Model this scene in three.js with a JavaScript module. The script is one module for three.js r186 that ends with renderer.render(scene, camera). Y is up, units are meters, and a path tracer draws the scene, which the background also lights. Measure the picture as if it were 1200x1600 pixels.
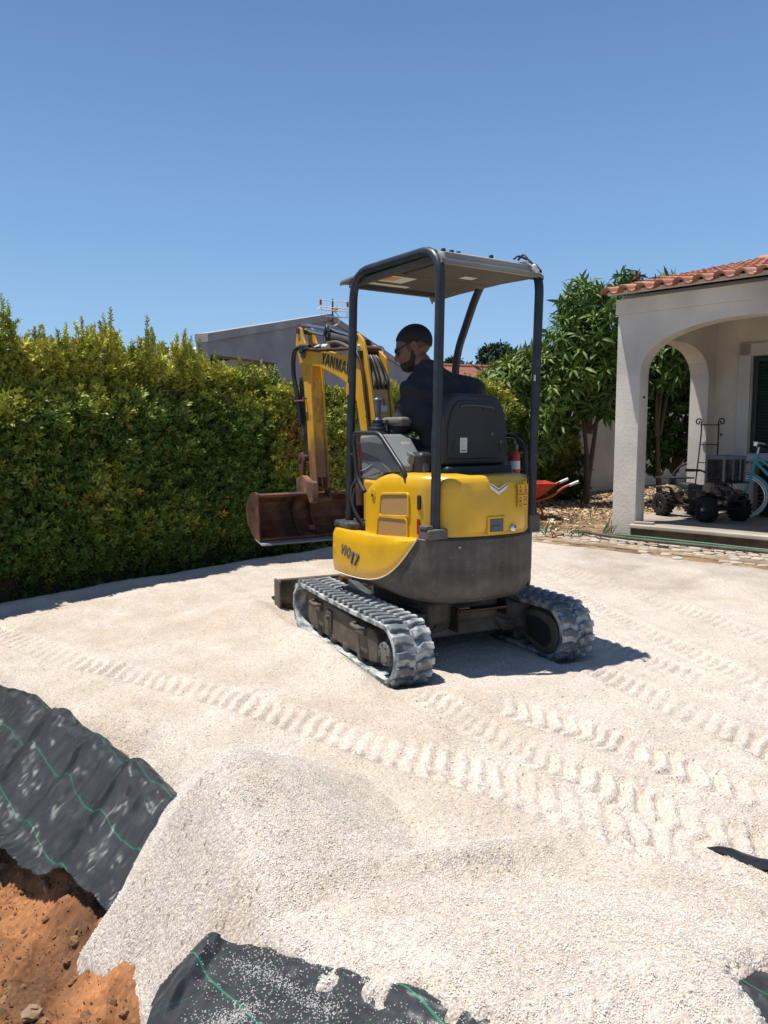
import * as THREE from 'three';
import { RoundedBoxGeometry } from 'three/addons/geometries/RoundedBoxGeometry.js';
import { mergeGeometries, mergeVertices, toCreasedNormals } from 'three/addons/utils/BufferGeometryUtils.js';
import { FontLoader } from 'three/addons/loaders/FontLoader.js';
import { TextGeometry } from 'three/addons/geometries/TextGeometry.js';

// ---------- camera, sky, sun, exposure ----------
const scene = new THREE.Scene();
const camera = new THREE.PerspectiveCamera(67.38, 0.75, 0.05, 900);
camera.position.set(0, 1.31, 0);
camera.rotation.x = -Math.atan(122 / 1200);
scene.add(camera);
const renderer = new THREE.WebGLRenderer({ antialias: true });
renderer.toneMapping = THREE.LinearToneMapping;
renderer.toneMappingExposure = 1.42;
renderer.shadowMap.enabled = true;
{ // clear summer sky, the same all round
  const W = 512, H = 256, d = new Float32Array(W * H * 4);
  const stops = [[-90, .42, .38, .34], [-3, .42, .42, .44], [0, .31, .46, .62], [5, .255, .415, .61], [13, .165, .31, .53], [21, .122, .232, .44], [28, .096, .18, .365], [40, .085, .158, .33], [60, .08, .148, .31], [90, .08, .145, .30]];
  for (let j = 0; j < H; j++) {
    const el = ((j + .5) / H - .5) * 180; let k = 0; while (k < stops.length - 2 && el > stops[k + 1][0]) k++;
    const a = stops[k], b = stops[k + 1], t = Math.min(1, Math.max(0, (el - a[0]) / (b[0] - a[0])));
    for (let i = 0; i < W; i++) { const o = (j * W + i) * 4; for (let c = 0; c < 3; c++) d[o + c] = a[c + 1] + (b[c + 1] - a[c + 1]) * t; d[o + 3] = 1; }
  }
  const t = new THREE.DataTexture(d, W, H, THREE.RGBAFormat, THREE.FloatType);
  t.mapping = THREE.EquirectangularReflectionMapping; t.magFilter = t.minFilter = THREE.LinearFilter; t.needsUpdate = true;
  scene.background = t; scene.environment = t;
}
const sun = new THREE.DirectionalLight(new THREE.Color().setRGB(1, .965, .915), 4.5);
sun.position.set(-.305, 1, -.02).multiplyScalar(40);
sun.castShadow = true; sun.shadow.mapSize.set(4096, 4096);
Object.assign(sun.shadow.camera, { left: -22, right: 22, top: 22, bottom: -22, near: 1, far: 90 });
scene.add(sun); scene.add(sun.target);

// ---------- helpers ----------
const rng = s => () => { s |= 0; s = s + 0x6D2B79F5 | 0; let t = Math.imul(s ^ s >>> 15, 1 | s); t = t + Math.imul(t ^ t >>> 7, 61 | t) ^ t; return ((t ^ t >>> 14) >>> 0) / 4294967296; };
const R = rng(20240611);
const rr = (a, b) => a + (b - a) * R();
const clamp = (x, a = 0, b = 1) => Math.min(b, Math.max(a, x));
const sst = (a, b, x) => { const t = clamp((x - a) / (b - a)); return t * t * (3 - 2 * t); };
const mix = (a, b, t) => a + (b - a) * t;
const hash = (x, y, z = 0) => { let h = Math.imul(x, 374761393) + Math.imul(y, 668265263) + Math.imul(z, 2147483647 - 91) | 0; h = Math.imul(h ^ h >>> 13, 1274126177); return ((h ^ h >>> 16) >>> 0) / 4294967296; };
function vn(x, y, p = 0, s = 0) { // value noise, periodic when p > 0
  const ix = Math.floor(x), iy = Math.floor(y), fx = x - ix, fy = y - iy, u = fx * fx * (3 - 2 * fx), v = fy * fy * (3 - 2 * fy);
  const m = (a) => p ? ((a % p) + p) % p : a, h = (a, b) => hash(m(a), m(b), s);
  return mix(mix(h(ix, iy), h(ix + 1, iy), u), mix(h(ix, iy + 1), h(ix + 1, iy + 1), u), v);
}
function fbm(x, y, oct = 4, p = 0, s = 0) { let a = .5, r = 0, n = 0; for (let i = 0; i < oct; i++) { r += a * vn(x, y, p, s + i); n += a; a *= .5; x *= 2; y *= 2; p *= 2; } return r / n; }
function tex(n, period, fn, srgb = true) { // fn(u, v) -> [r,g,b] or grey, 0..1 ; period in metres
  const d = new Uint8Array(n * n * 4);
  for (let j = 0; j < n; j++) for (let i = 0; i < n; i++) { let c = fn(i / n, j / n); if (typeof c === 'number') c = [c, c, c]; const o = (j * n + i) * 4; for (let k = 0; k < 3; k++) d[o + k] = clamp(c[k]) * 255; d[o + 3] = 255; }
  const t = new THREE.DataTexture(d, n, n); t.wrapS = t.wrapT = THREE.RepeatWrapping; t.magFilter = THREE.LinearFilter; t.minFilter = THREE.LinearMipmapLinearFilter; t.generateMipmaps = true;
  if (srgb) t.colorSpace = THREE.SRGBColorSpace; t.repeat.set(1 / period, 1 / period); t.needsUpdate = true; return t;
}
const lin = (r, g, b) => new THREE.Color().setRGB(r, g, b);
function mat(color, rough, o = {}) { const P = o.physical; delete o.physical; return new (P ? THREE.MeshPhysicalMaterial : THREE.MeshStandardMaterial)({ color: color.isColor ? color : lin(...color), roughness: rough, metalness: 0, ...o }); }

function boxUV(g) { // metre uv from the dominant direction of each face
  g = g.index ? g.toNonIndexed() : g; const p = g.attributes.position, n = g.attributes.normal, uv = new Float32Array(p.count * 2);
  for (let i = 0; i < p.count; i += 3) {
    let nx = 0, ny = 0, nz = 0; for (let k = 0; k < 3; k++) { nx += Math.abs(n.getX(i + k)); ny += Math.abs(n.getY(i + k)); nz += Math.abs(n.getZ(i + k)); }
    for (let k = 0; k < 3; k++) { const j = i + k, x = p.getX(j), y = p.getY(j), z = p.getZ(j); let u, v; if (ny >= nx && ny >= nz) { u = x; v = z; } else if (nx >= nz) { u = z; v = y; } else { u = x; v = y; } uv[j * 2] = u; uv[j * 2 + 1] = v; }
  }
  g.setAttribute('uv', new THREE.BufferAttribute(uv, 2)); return g;
}
function mg(list) { list = list.flat(Infinity).filter(Boolean).map(g => { g = g.index ? g.toNonIndexed() : g.clone(); if (!g.attributes.normal) g.computeVertexNormals(); for (const k of Object.keys(g.attributes)) if (k !== 'position' && k !== 'normal') g.deleteAttribute(k); return g; }); return boxUV(list.length > 1 ? mergeGeometries(list) : list[0]); }
const used = {};
function numbered(n) { const k = used[n] = (used[n] ?? -1) + 1; return k ? n + '_' + String(k).padStart(3, '0') : n; }
function tag(o, label, category, group, kind) { if (label) o.userData.label = label; if (category) o.userData.category = category; if (group) o.userData.group = group; if (kind) o.userData.kind = kind; return o; }
function thing(name, label, category, pos = [0, 0, 0], ry = 0, group) { const o = new THREE.Group(); o.name = numbered(name); o.position.set(...pos); o.rotation.y = ry; scene.add(o); return tag(o, label, category, group); }
function part(name, geo, m, parent, label) { const o = new THREE.Mesh(Array.isArray(geo) ? mg(geo) : geo, m); o.name = parent && parent !== scene ? name : numbered(name); o.castShadow = o.receiveShadow = true; (parent || scene).add(o); if (label) o.userData.label = label; return o; }
function struct(name, geo, m, label) { const o = part(name, geo, m, scene); o.userData.kind = 'structure'; if (label) o.userData.label = label; return o; }
function inst(name, geo, m, mats, cols, parent, stuff = true) {
  const o = new THREE.InstancedMesh(geo, m, mats.length); o.name = parent && parent !== scene ? name : numbered(name);
  mats.forEach((q, i) => { o.setMatrixAt(i, q); if (cols) o.setColorAt(i, cols[i]); }); o.castShadow = o.receiveShadow = true; if (stuff) o.userData.kind = 'stuff'; (parent || scene).add(o); return o;
}
const V3 = (x, y, z) => new THREE.Vector3(x, y, z);
function xf(g, x = 0, y = 0, z = 0, rx = 0, ry = 0, rz = 0) { g.applyMatrix4(new THREE.Matrix4().makeRotationFromEuler(new THREE.Euler(rx, ry, rz))); g.translate(x, y, z); return g; }
const box = (w, h, d, x = 0, y = 0, z = 0, b = .006) => new RoundedBoxGeometry(w, h, d, 2, Math.min(b, w * .45, h * .45, d * .45)).translate(x, y, z);
const tube = (pts, r, seg = 24, rad = 10, closed = false, tension = .5) => new THREE.TubeGeometry(new THREE.CatmullRomCurve3(pts.map(p => p.isVector3 ? p : V3(...p)), closed, 'catmullrom', tension), seg, r, rad, closed);
function rod(a, b, r, r2 = r, seg = 14) { a = a.isVector3 ? a : V3(...a); b = b.isVector3 ? b : V3(...b); const d = b.clone().sub(a), g = new THREE.CylinderGeometry(r2, r, d.length(), seg); g.applyQuaternion(new THREE.Quaternion().setFromUnitVectors(V3(0, 1, 0), d.normalize())); const m = a.clone().add(b).multiplyScalar(.5); g.translate(m.x, m.y, m.z); return g; }
function bent(pts, r, bend, rad = 14) { // tube through straight runs with rounded corners
  const P = pts.map(p => V3(...p)), path = new THREE.CurvePath(); let cur = P[0];
  for (let i = 1; i < P.length - 1; i++) { const a = P[i].clone().add(P[i - 1].clone().sub(P[i]).setLength(bend)), b = P[i].clone().add(P[i + 1].clone().sub(P[i]).setLength(bend)); path.add(new THREE.LineCurve3(cur, a)); path.add(new THREE.QuadraticBezierCurve3(a, P[i], b)); cur = b; }
  path.add(new THREE.LineCurve3(cur, P[P.length - 1])); return new THREE.TubeGeometry(path, 20 * P.length, r, rad);
}
const shp = pts => new THREE.Shape(pts.map(p => new THREE.Vector2(p[0], p[1])));
function rshape(pts, rad) { // polygon with rounded corners
  const s = new THREE.Shape(), n = pts.length;
  for (let i = 0; i < n; i++) { const p = new THREE.Vector2(...pts[i]), a = new THREE.Vector2(...pts[(i + n - 1) % n]).sub(p), b = new THREE.Vector2(...pts[(i + 1) % n]).sub(p), k = Math.min(pts[i][2] ?? rad, a.length() * .49, b.length() * .49); const A = p.clone().add(a.setLength(k)), B = p.clone().add(b.setLength(k)); if (i) s.lineTo(A.x, A.y); else s.moveTo(A.x, A.y); s.quadraticCurveTo(p.x, p.y, B.x, B.y); }
  s.closePath(); return s;
}
const ext = (s, d, b = .004, bs = 2, cs = 8) => new THREE.ExtrudeGeometry(s, { depth: Math.max(.0005, d - 2 * b), bevelEnabled: b > 0, bevelThickness: b, bevelSize: b, bevelOffset: -b, bevelSegments: bs, curveSegments: cs }).translate(0, 0, b);
const lathe = (pts, seg = 24) => new THREE.LatheGeometry(pts.map(p => new THREE.Vector2(p[0], p[1])), seg);
function loft(rings, closed = true, crease = .6) { // rings of equal length -> surface
  const m = rings[0].length, pos = [], idx = [];
  rings.forEach(r => r.forEach(p => pos.push(p.x ?? p[0], p.y ?? p[1], p.z ?? p[2])));
  for (let i = 0; i < rings.length - 1; i++) for (let j = 0; j < (closed ? m : m - 1); j++) { const a = i * m + j, b = i * m + (j + 1) % m, c = a + m, d = b + m; idx.push(a, b, d, a, d, c); }
  let g = new THREE.BufferGeometry(); g.setAttribute('position', new THREE.Float32BufferAttribute(pos, 3)); g.setIndex(idx); g = toCreasedNormals(g, crease); return g;
}
const sideExt = (s, r0, r1, b = .006, bs = 2) => ext(s, r1 - r0, b, bs).rotateY(Math.PI / 2).translate(r0, 0, 0); // shape in (forward, up), extruded to the right
const U = (r, u, f) => V3(r, u, -f); // right, up, forward
function flip(g) { const ix = g.index; if (ix) { const a = ix.array; for (let i = 0; i < a.length; i += 3) { const t = a[i]; a[i] = a[i + 1]; a[i + 1] = t; } } else for (const k of Object.keys(g.attributes)) { const at = g.attributes[k], n = at.itemSize, a = at.array; for (let i = 0; i < at.count; i += 3) for (let q = 0; q < n; q++) { const t = a[i * n + q]; a[i * n + q] = a[(i + 1) * n + q]; a[(i + 1) * n + q] = t; } } if (g.attributes.normal) { const a = g.attributes.normal.array; for (let i = 0; i < a.length; i++) a[i] *= -1; } return g; }
const font = await new FontLoader().loadAsync('fonts/droid/droid_sans_bold.typeface.json');
const M4 = (p, q, s) => new THREE.Matrix4().compose(p, q, s.isVector3 ? s : V3(s, s, s));
const qE = (x, y, z, o = 'XYZ') => new THREE.Quaternion().setFromEuler(new THREE.Euler(x, y, z, o));

// ---------- textures and materials ----------
const speck = (u, v, n, s, p) => { // random spots: distance to the nearest jittered point in an n x n torus
  const x = u * n, y = v * n, ix = Math.floor(x), iy = Math.floor(y); let best = 9, id = 0;
  for (let a = -1; a <= 1; a++) for (let b = -1; b <= 1; b++) { const cx = (ix + a + n) % n, cy = (iy + b + n) % n, dx = ix + a + hash(cx, cy, s) - x, dy = iy + b + hash(cx, cy, s + 1) - y, d = dx * dx + dy * dy; if (d < best) { best = d; id = hash(cx, cy, s + 2); } } return [Math.sqrt(best), id];
};
const T = {
  gravel: tex(1024, .9, (u, v) => { const [d, id] = speck(u, v, 150, 5), [d2, id2] = speck(u, v, 70, 15), f = fbm(u * 6, v * 6, 4, 6, 3); const k = .80 + .13 * (id - .5) + .10 * (f - .5) + (id2 > .8 ? .07 * (id2 - .5) * sst(.5, .3, d2) : 0) - (id2 < .05 ? .25 * sst(.4, .2, d2) : 0); return [k * 1.0, k * (.955 + .02 * (id - .5)), k * (.905 + .05 * (id2 - .5))]; }),
  gravelB: tex(1024, .9, (u, v) => { const [d] = speck(u, v, 150, 5), [d2, id2] = speck(u, v, 70, 15); return .30 + .45 * sst(.75, .1, d) * 1 + .25 * (id2 > .45 ? sst(.6, .1, d2) : 0); }, false),
  dirt: tex(1024, 1.1, (u, v) => { const f = fbm(u * 5, v * 5, 6, 5, 8), [d, id] = speck(u, v, 60, 25); const k = .62 + .55 * (f - .5) + .16 * (id - .5) * sst(.7, .2, d); return [k * 1.02, k * .94, k * .85]; }),
  dirtB: tex(1024, 1.1, (u, v) => { const f = fbm(u * 9, v * 9, 6, 9, 8), [d, id] = speck(u, v, 60, 25); return .7 * f + .35 * id * sst(.7, .1, d); }, false),
  stucco: tex(512, .6, (u, v) => .5 + .5 * (fbm(u * 30, v * 30, 4, 30, 2) - .5) + .35 * (speck(u, v, 90, 4)[0] - .4), false),
  stuccoC: tex(512, 2.2, (u, v) => { const f = fbm(u * 4, v * 4, 6, 4, 12), st = sst(.58, .72, fbm(u * 22, v * 3, 5, 1, 18)) * .07; const k = .91 + .26 * (f - .5) - st; return [k, k * (.995), k * .985]; }),
  paint: tex(512, .8, (u, v) => { const f = fbm(u * 5, v * 5, 5, 5, 32), [d, id] = speck(u, v, 40, 9), [d3, id3] = speck(u, v, 9, 71); const k = .92 + .20 * (f - .5); const m = id > .90 ? sst(.22, .1, d) * .4 : 0, w = sst(.54, .72, f) * .24; return [mix(k, .8, m * .6 + w), mix(k, .72, m * .8 + w * .6), mix(k, .6, m + w)]; }),
  dusty: tex(512, .9, (u, v) => { const f = fbm(u * 3, v * 5, 6, 1, 52) , g = fbm(u * 14, v * 3, 4, 1, 5), [d, id] = speck(u, v, 46, 7); const k = .52 + .85 * (f - .5) + .5 * (g - .5) + (id > .95 ? .5 * sst(.2, .08, d) : 0); return [k * 1.03, k, k * .96]; }),
  rust: tex(512, .8, (u, v) => { const f = fbm(u * 4, v * 4, 6, 4, 61), g = fbm(u * 11, v * 11, 5, 11, 67), [d, id] = speck(u, v, 30, 3); const t = sst(.35, .65, f); const k = .55 + .5 * (g - .5); return [k * mix(.86, 1.02, t), k * mix(.70, .76, t), k * mix(.62, .60, t)]; }),
  rubber: tex(512, .5, (u, v) => { const f = fbm(u * 6, v * 6, 6, 6, 81), g = fbm(u * 24, v * 24, 4, 24, 2); const t = sst(.36, .66, f * .7 + g * .3); return [mix(.46, .92, t), mix(.49, .93, t), mix(.51, .92, t)]; }),
  scratch: tex(512, .7, (u, v) => .5 + .3 * (fbm(u * 40, v * 6, 4, 2, 6) - .5) + .4 * (fbm(u * 7, v * 7, 5, 7, 9) - .5), false),
  terra: tex(512, .5, (u, v) => { const f = fbm(u * 5, v * 5, 6, 5, 91), [d, id] = speck(u, v, 34, 8); const k = .86 + .3 * (f - .5); const dk = id > .9 ? .25 * sst(.35, .1, d) : 0; return [k - dk, k * .97 - dk, k * .95 - dk * .8]; }),
  arm: tex(512, 2.4, (u, v) => { const h = v * 2.4, f = fbm(u * 40, v * 20, 5, 20, 33), g = fbm(u * 90, v * 90, 3, 90, 4), t = sst(1.42, .98, h + .5 * (f - .5)), d = sst(.60, .75, f) * .5 * sst(2.2, 1.4, h); const k = Math.max(t, d); return [mix(.80, .47, k) * (.95 + .1 * g), mix(.60, .335, k) * (.95 + .1 * g), mix(.17, .235, k) * (.9 + .2 * g)]; }),
  bark: tex(512, .5, (u, v) => { const f = fbm(u * 14, v * 3, 6, 1, 21); const k = .65 + .7 * (f - .5); return [k, k * .95, k * .88]; }),
  concrete: tex(512, 1.6, (u, v) => { const f = fbm(u * 4, v * 4, 6, 4, 41), [d, id] = speck(u, v, 60, 2); const k = .84 + .3 * (f - .5) + (id > .92 ? .1 * sst(.3, .1, d) : 0); return [k, k * .975, k * .94]; }),
  cloth: tex(256, .06, (u, v) => .5 + .25 * Math.sin(u * 2 * Math.PI * 24) * Math.sin(v * 2 * Math.PI * 24) + .25 * (vn(u * 40, v * 40, 40, 3) - .5), false),
};
const MT = {
  yellow: mat([.83, .46, .012], .38, { physical: true, map: T.paint, clearcoat: .35, clearcoatRoughness: .25 }),
  boomYellow: mat([.72, .38, .022], .48, { map: T.paint, roughnessMap: null }),
  armYellow: mat([1, 1, 1], .55, { map: T.arm }),
  black: mat([.022, .022, .023], .5),
  counter: mat([.185, .172, .158], .62, { map: T.dusty, bumpMap: T.scratch, bumpScale: .0015 }),
  blackDusty: mat([.13, .125, .115], .7, { map: T.dusty }),
  tubeBlue: mat([.045, .058, .074], .42, { map: T.dusty, bumpMap: T.scratch, bumpScale: .0006 }),
  roofGrey: mat([.36, .36, .345], .6, { map: T.concrete }),
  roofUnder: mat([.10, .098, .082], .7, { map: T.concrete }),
  seat: mat([.020, .020, .021], .52, { bumpMap: T.cloth, bumpScale: .0004 }),
  consoleGrey: mat([.26, .295, .31], .5, { map: T.concrete }),
  consoleDark: mat([.085, .098, .108], .55),
  padGrey: mat([.20, .19, .17], .6, { map: T.concrete }),
  white: mat([.72, .72, .70], .5),
  stickerW: mat([.62, .61, .57], .5),
  red: mat([.42, .03, .022], .45),
  darkRed: mat([.25, .02, .012], .4),
  chrome: mat([.62, .62, .62], .22, { metalness: 1 }),
  steel: mat([.30, .29, .28], .45, { metalness: .7, map: T.dusty }),
  lipSteel: mat([.34, .35, .37], .42, { map: T.concrete }),
  rust: mat([.52, .36, .275], .6, { map: T.rust, bumpMap: T.dirtB, bumpScale: .0015 }),
  rustDark: mat([.42, .29, .215], .65, { map: T.rust }),
  limeDust: mat([.66, .57, .46], .85, { map: T.rust, bumpMap: T.dirtB, bumpScale: .002 }),
  brownFrame: mat([.23, .195, .16], .75, { map: T.dusty }),
  rubber: mat([.60, .59, .57], .85, { map: T.rubber, bumpMap: T.scratch, bumpScale: .001 }),
  rubberIn: mat([.105, .12, .13], .85, { map: T.rubber }),
  hose: mat([.022, .022, .022], .45),
  hoseDusty: mat([.20, .18, .155], .7, { map: T.dusty }),
  pipe: mat([.30, .24, .14], .45, { map: T.rust }),
  wall: mat([.84, .775, .685], .9, { map: T.stuccoC, bumpMap: T.stucco, bumpScale: .004 }),
  wallGrey: mat([.45, .44, .425], .9, { map: T.stuccoC, bumpMap: T.stucco, bumpScale: .003 }),
  trimWhite: mat([.74, .73, .70], .7, { map: T.stuccoC }),
  terrace: mat([.46, .41, .35], .8, { map: T.concrete }),
  stepBrown: mat([.33, .25, .18], .9, { map: T.dirt }),
  shutter: mat([.008, .035, .024], .45),
  skin: mat([.145, .064, .036], .5),
  hair: mat([.008, .007, .006], .75),
  shirt: mat([.017, .018, .023], .85, { bumpMap: T.cloth, bumpScale: .0006 }),
  trouser: mat([.045, .038, .044], .85, { bumpMap: T.cloth, bumpScale: .0008 }),
  bark: mat([.20, .15, .11], .9, { map: T.bark, bumpMap: T.bark, bumpScale: .008 }),
  iron: mat([.02, .014, .012], .6),
  wood: mat([.42, .27, .13], .7, { map: T.bark }),
  tyre: mat([.022, .021, .021], .85, { map: T.dusty, bumpMap: T.dirtB, bumpScale: .001 }),
};
// ---------- ground, gravel, membrane ----------
const HC = [2.72, 9.1]; // front left corner of the house on the plan (x to the right, a away from the camera)
const rH = (x, a) => (x - HC[0]) * .7071 - (a - HC[1]) * .7071, fH = (x, a) => (x - HC[0]) * .7071 + (a - HC[1]) * .7071;
const HP = (r, u, f) => V3(HC[0] + .7071 * (r + f), u, -(HC[1] + .7071 * (f - r)));
const bermQ = (x, a) => (x + 2.96) * .785 - (a - 5.82) * .62; // > 0 on the camera side of the gravel's far edge
const EX = [.374, 4.71], tF = (x, a) => { const t = 26 * Math.PI / 180, dx = x - EX[0], da = a - EX[1]; return [dx * Math.cos(t) + da * Math.sin(t), -dx * Math.sin(t) + da * Math.cos(t)]; };
const leftEdge = [[-6, 6.4], [-2.62, 4.42], [-2.07, 4.03], [-1.85, 3.78], [-1.53, 3.46], [-1.35, 3.36], [-1.10, 3.20], [-.90, 3.03], [-.95, 2.84], [-.88, 2.70], [-.92, 2.51], [-.94, 2.42], [-.99, 2.32], [-.76, 2.13], [-.67, 2.0], [-.47, 1.72], [-.42, 1.3], [-.3, .4]];
const gravelPoly = [...leftEdge, [3, .2], [14, .2], [14, 16], [-6, 16]];
const inPoly = (P, x, y) => { let c = false; for (let i = 0, j = P.length - 1; i < P.length; j = i++) if ((P[i][1] > y) !== (P[j][1] > y) && x < (P[j][0] - P[i][0]) * (y - P[i][1]) / (P[j][1] - P[i][1]) + P[i][0]) c = !c; return c; };
function lineST(L, x, y) { // distance to a polyline, arc length along it, signed side
  let best = 1e9, S = 0, s = 0, t = 0;
  for (let i = 0; i < L.length - 1; i++) { const [ax, ay] = L[i], [bx, by] = L[i + 1], dx = bx - ax, dy = by - ay, l = Math.hypot(dx, dy), k = clamp(((x - ax) * dx + (y - ay) * dy) / (l * l)), px = x - ax - dx * k, py = y - ay - dy * k, d = px * px + py * py; if (d < best) { best = d; s = S + k * l; t = (dx * py - dy * px) / l; } S += l; }
  return [Math.sqrt(best), s, t, S];
}
const tracks = [ // caterpillar prints: centre line, strength, half width
  [[[-4.5, 6.6], [-2.53, 4.96], [-1.73, 4.32], [-.88, 3.82], [-.38, 3.42], [.10, 3.0], [.47, 2.72], [.76, 2.42], [.97, 2.2]], 1, .115],
  [[[.13, 3.85], [.43, 3.30], [.64, 2.97], [.91, 2.62], [1.21, 2.30], [1.5, 2.0]], 1, .115],
  [[[-.05, 3.2], [.26, 2.97], [.58, 2.67], [.85, 2.42], [1.11, 2.10]], .8, .115],
  [[[1.08, 4.3], [1.40, 3.63], [1.61, 3.09], [1.8, 2.6]], .9, .115],
  [[[.50, 3.63], [.86, 3.30], [1.14, 2.91], [1.38, 2.64], [1.7, 2.3]], 1, .115],
  [[[1.40, 7.5], [1.48, 6.71], [1.60, 5.71], [1.76, 4.80], [1.99, 3.87], [2.2, 3.2]], .8, .115],
  [[[1.6, 7.6], [1.78, 7.02], [2.09, 6.17], [2.33, 5.5], [2.45, 4.8], [2.6, 4]], .6, .115],
  [[[1.3, 4.9], [1.62, 4.2], [1.9, 3.5], [2.2, 2.9]], .7, .115],
];
const bb = tracks.map(([L]) => [Math.min(...L.map(p => p[0])) - .22, Math.max(...L.map(p => p[0])) + .22, Math.min(...L.map(p => p[1])) - .22, Math.max(...L.map(p => p[1])) + .22]);
function tread(x, a) { // height change and how fresh the print is
  let h = 0, w = 0;
  tracks.forEach(([L, k, hw], i) => {
    if (x < bb[i][0] || x > bb[i][1] || a < bb[i][2] || a > bb[i][3]) return; const [d, s, t, S] = lineST(L, x, a); if (d > hw + .1) return;
    const e = sst(0, .25, s) * sst(0, .25, S - s), n = k * e * clamp(.55 + 2.2 * (fbm(x * 2.6 + i * 7, a * 2.6, 4) - .36), .4, 1.2);
    const at = Math.abs(t) / hw, wob = .9 * (fbm(s * 2.5 + i * 9, 3, 2) - .5) + .35 * (vn(s * 9, i * 5 + t * 20) - .5); let p = s / .082 + (i % 3 === 0 ? .9 * t / hw : .75 * at * at + .35 * Math.sin(2.6 * t / hw)) + wob; p -= Math.floor(p);
    const bar = sst(.12, .34, p) * sst(.98, .62, p), inside = sst(1.02, .9, at), gap = i % 3 === 0 ? 1 : mix(.72, 1, sst(.03, .14, at));
    const hh = inside * (-.022 + .026 * bar * gap) + .011 * sst(.95, 1.12, at) * sst(1.75, 1.15, at);
    h = mix(h, 0, inside * .7) + hh * n; w = Math.max(w, inside * n * (.4 + .6 * bar));
  }); return [h, w];
}
const g2 = (x, a, cx, ca, sx, sa, rot = 0) => { const c = Math.cos(rot), s = Math.sin(rot), dx = x - cx, da = a - ca, p = (dx * c + da * s) / sx, q = (-dx * s + da * c) / sa; return Math.exp(-p * p - q * q); };
function soil(x, a) { // smooth height of the soil under everything
  const s = (x + a - 1.95) / 1.414; let b = mix(-.40, -.13, sst(-.52, -.05, s + .12 * (fbm(x * 1.5, a * 1.5, 2) - .5)));
  const f = fH(x, a), q = bermQ(x, a);
  b = mix(b, .075, sst(-1.3, -.85, f)); b = mix(b, .13, sst(-.6, .4, f));
  const hb = mix(-.17, .14, sst(7, 12.5, a)); b = mix(b, Math.max(hb, f > -.9 ? .1 : -1), sst(.15, -.25, q) * sst(2.2, 3.4, a));
  if (a > 24) b += 5.6 * sst(26, 75, a) + 1.6 * (fbm(x * .05, a * .05, 3) - .5) * sst(30, 60, a); return b;
}
const hole = [[-.41, 1.76], [-.41, 1.80], [-.36, 1.785], [-.30, 1.78], [-.2, 1.76], [-.13, 1.68], [-.02, 1.60], [.06, 1.62], [.13, 1.58], [.22, 1.50], [.24, 1.3], [-.31, 1.3], [-.34, 1.5], [-.375, 1.64]];
const hole3 = [[.76, 1.56], [.81, 1.63], [.87, 1.67], [1.0, 1.70], [1.1, 1.5], [.8, 1.45]];
function pile(x, a) { // gravel surface before it runs out at its edges, without grain
  let g = .026 * (fbm(x * .9 + 4, a * .9, 3) - .5) + .014 * (fbm(x * 4, a * 4, 3) - .5);
  const nz = 1 + .5 * (fbm(x * 5, a * 5, 3) - .5);
  const cone = (h, cx, ca, rx, ra, rot) => { const c = Math.cos(rot), s = Math.sin(rot), dx = x - cx, da = a - ca, d = Math.hypot((dx * c + da * s) / rx, (-dx * s + da * c) / ra) + .18 * (fbm(x * 4, a * 4, 2) - .5); return h * Math.max(0, 1 - Math.sqrt(d * d + .03)) * 1.2; };
  g += cone(.24, -.50, 2.48, .62, .58, -.6) + cone(.15, .62, 1.60, .85, .50, -.35) + .03 * g2(x, a, -.2, 2.0, .5, .4) * nz + .07 * g2(x, a, .24, 2.22, .30, .075, .35) + .05 * g2(x, a, 1.0, 2.0, .45, .12, -.75);
  g -= .035 * g2(x, a, -.02, 2.52, .36, .14, -.75);
  g += .045 * g2(x, a, -.42, 4.55, .5, .16, 2.05) + .10 * g2(x, a, -.98, 5.52, .22, .30, .3) + .05 * g2(x, a, -.6, 6.2, .5, .25, .3) + .04 * g2(x, a, -1.6, 6.6, 1.2, .25, .9) + .03 * g2(x, a, .95, 3.9, .35, .16, .2) + .03 * g2(x, a, .55, 3.7, .3, .12);
  const [r, f] = tF(x, a); const pad = sst(.15, .11, Math.abs(Math.abs(r) - .54)) * sst(-.70, -.5, f) * sst(1.0, .8, f); g = mix(g, -.052, pad);
  g += .035 * sst(.04, .10, Math.abs(r) - .655) * sst(.26, .12, Math.abs(r) - .655) * sst(-.7, -.3, f) * sst(1.3, .8, f) * (r < 0 ? 1.2 : .5);
  return g;
}
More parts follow.
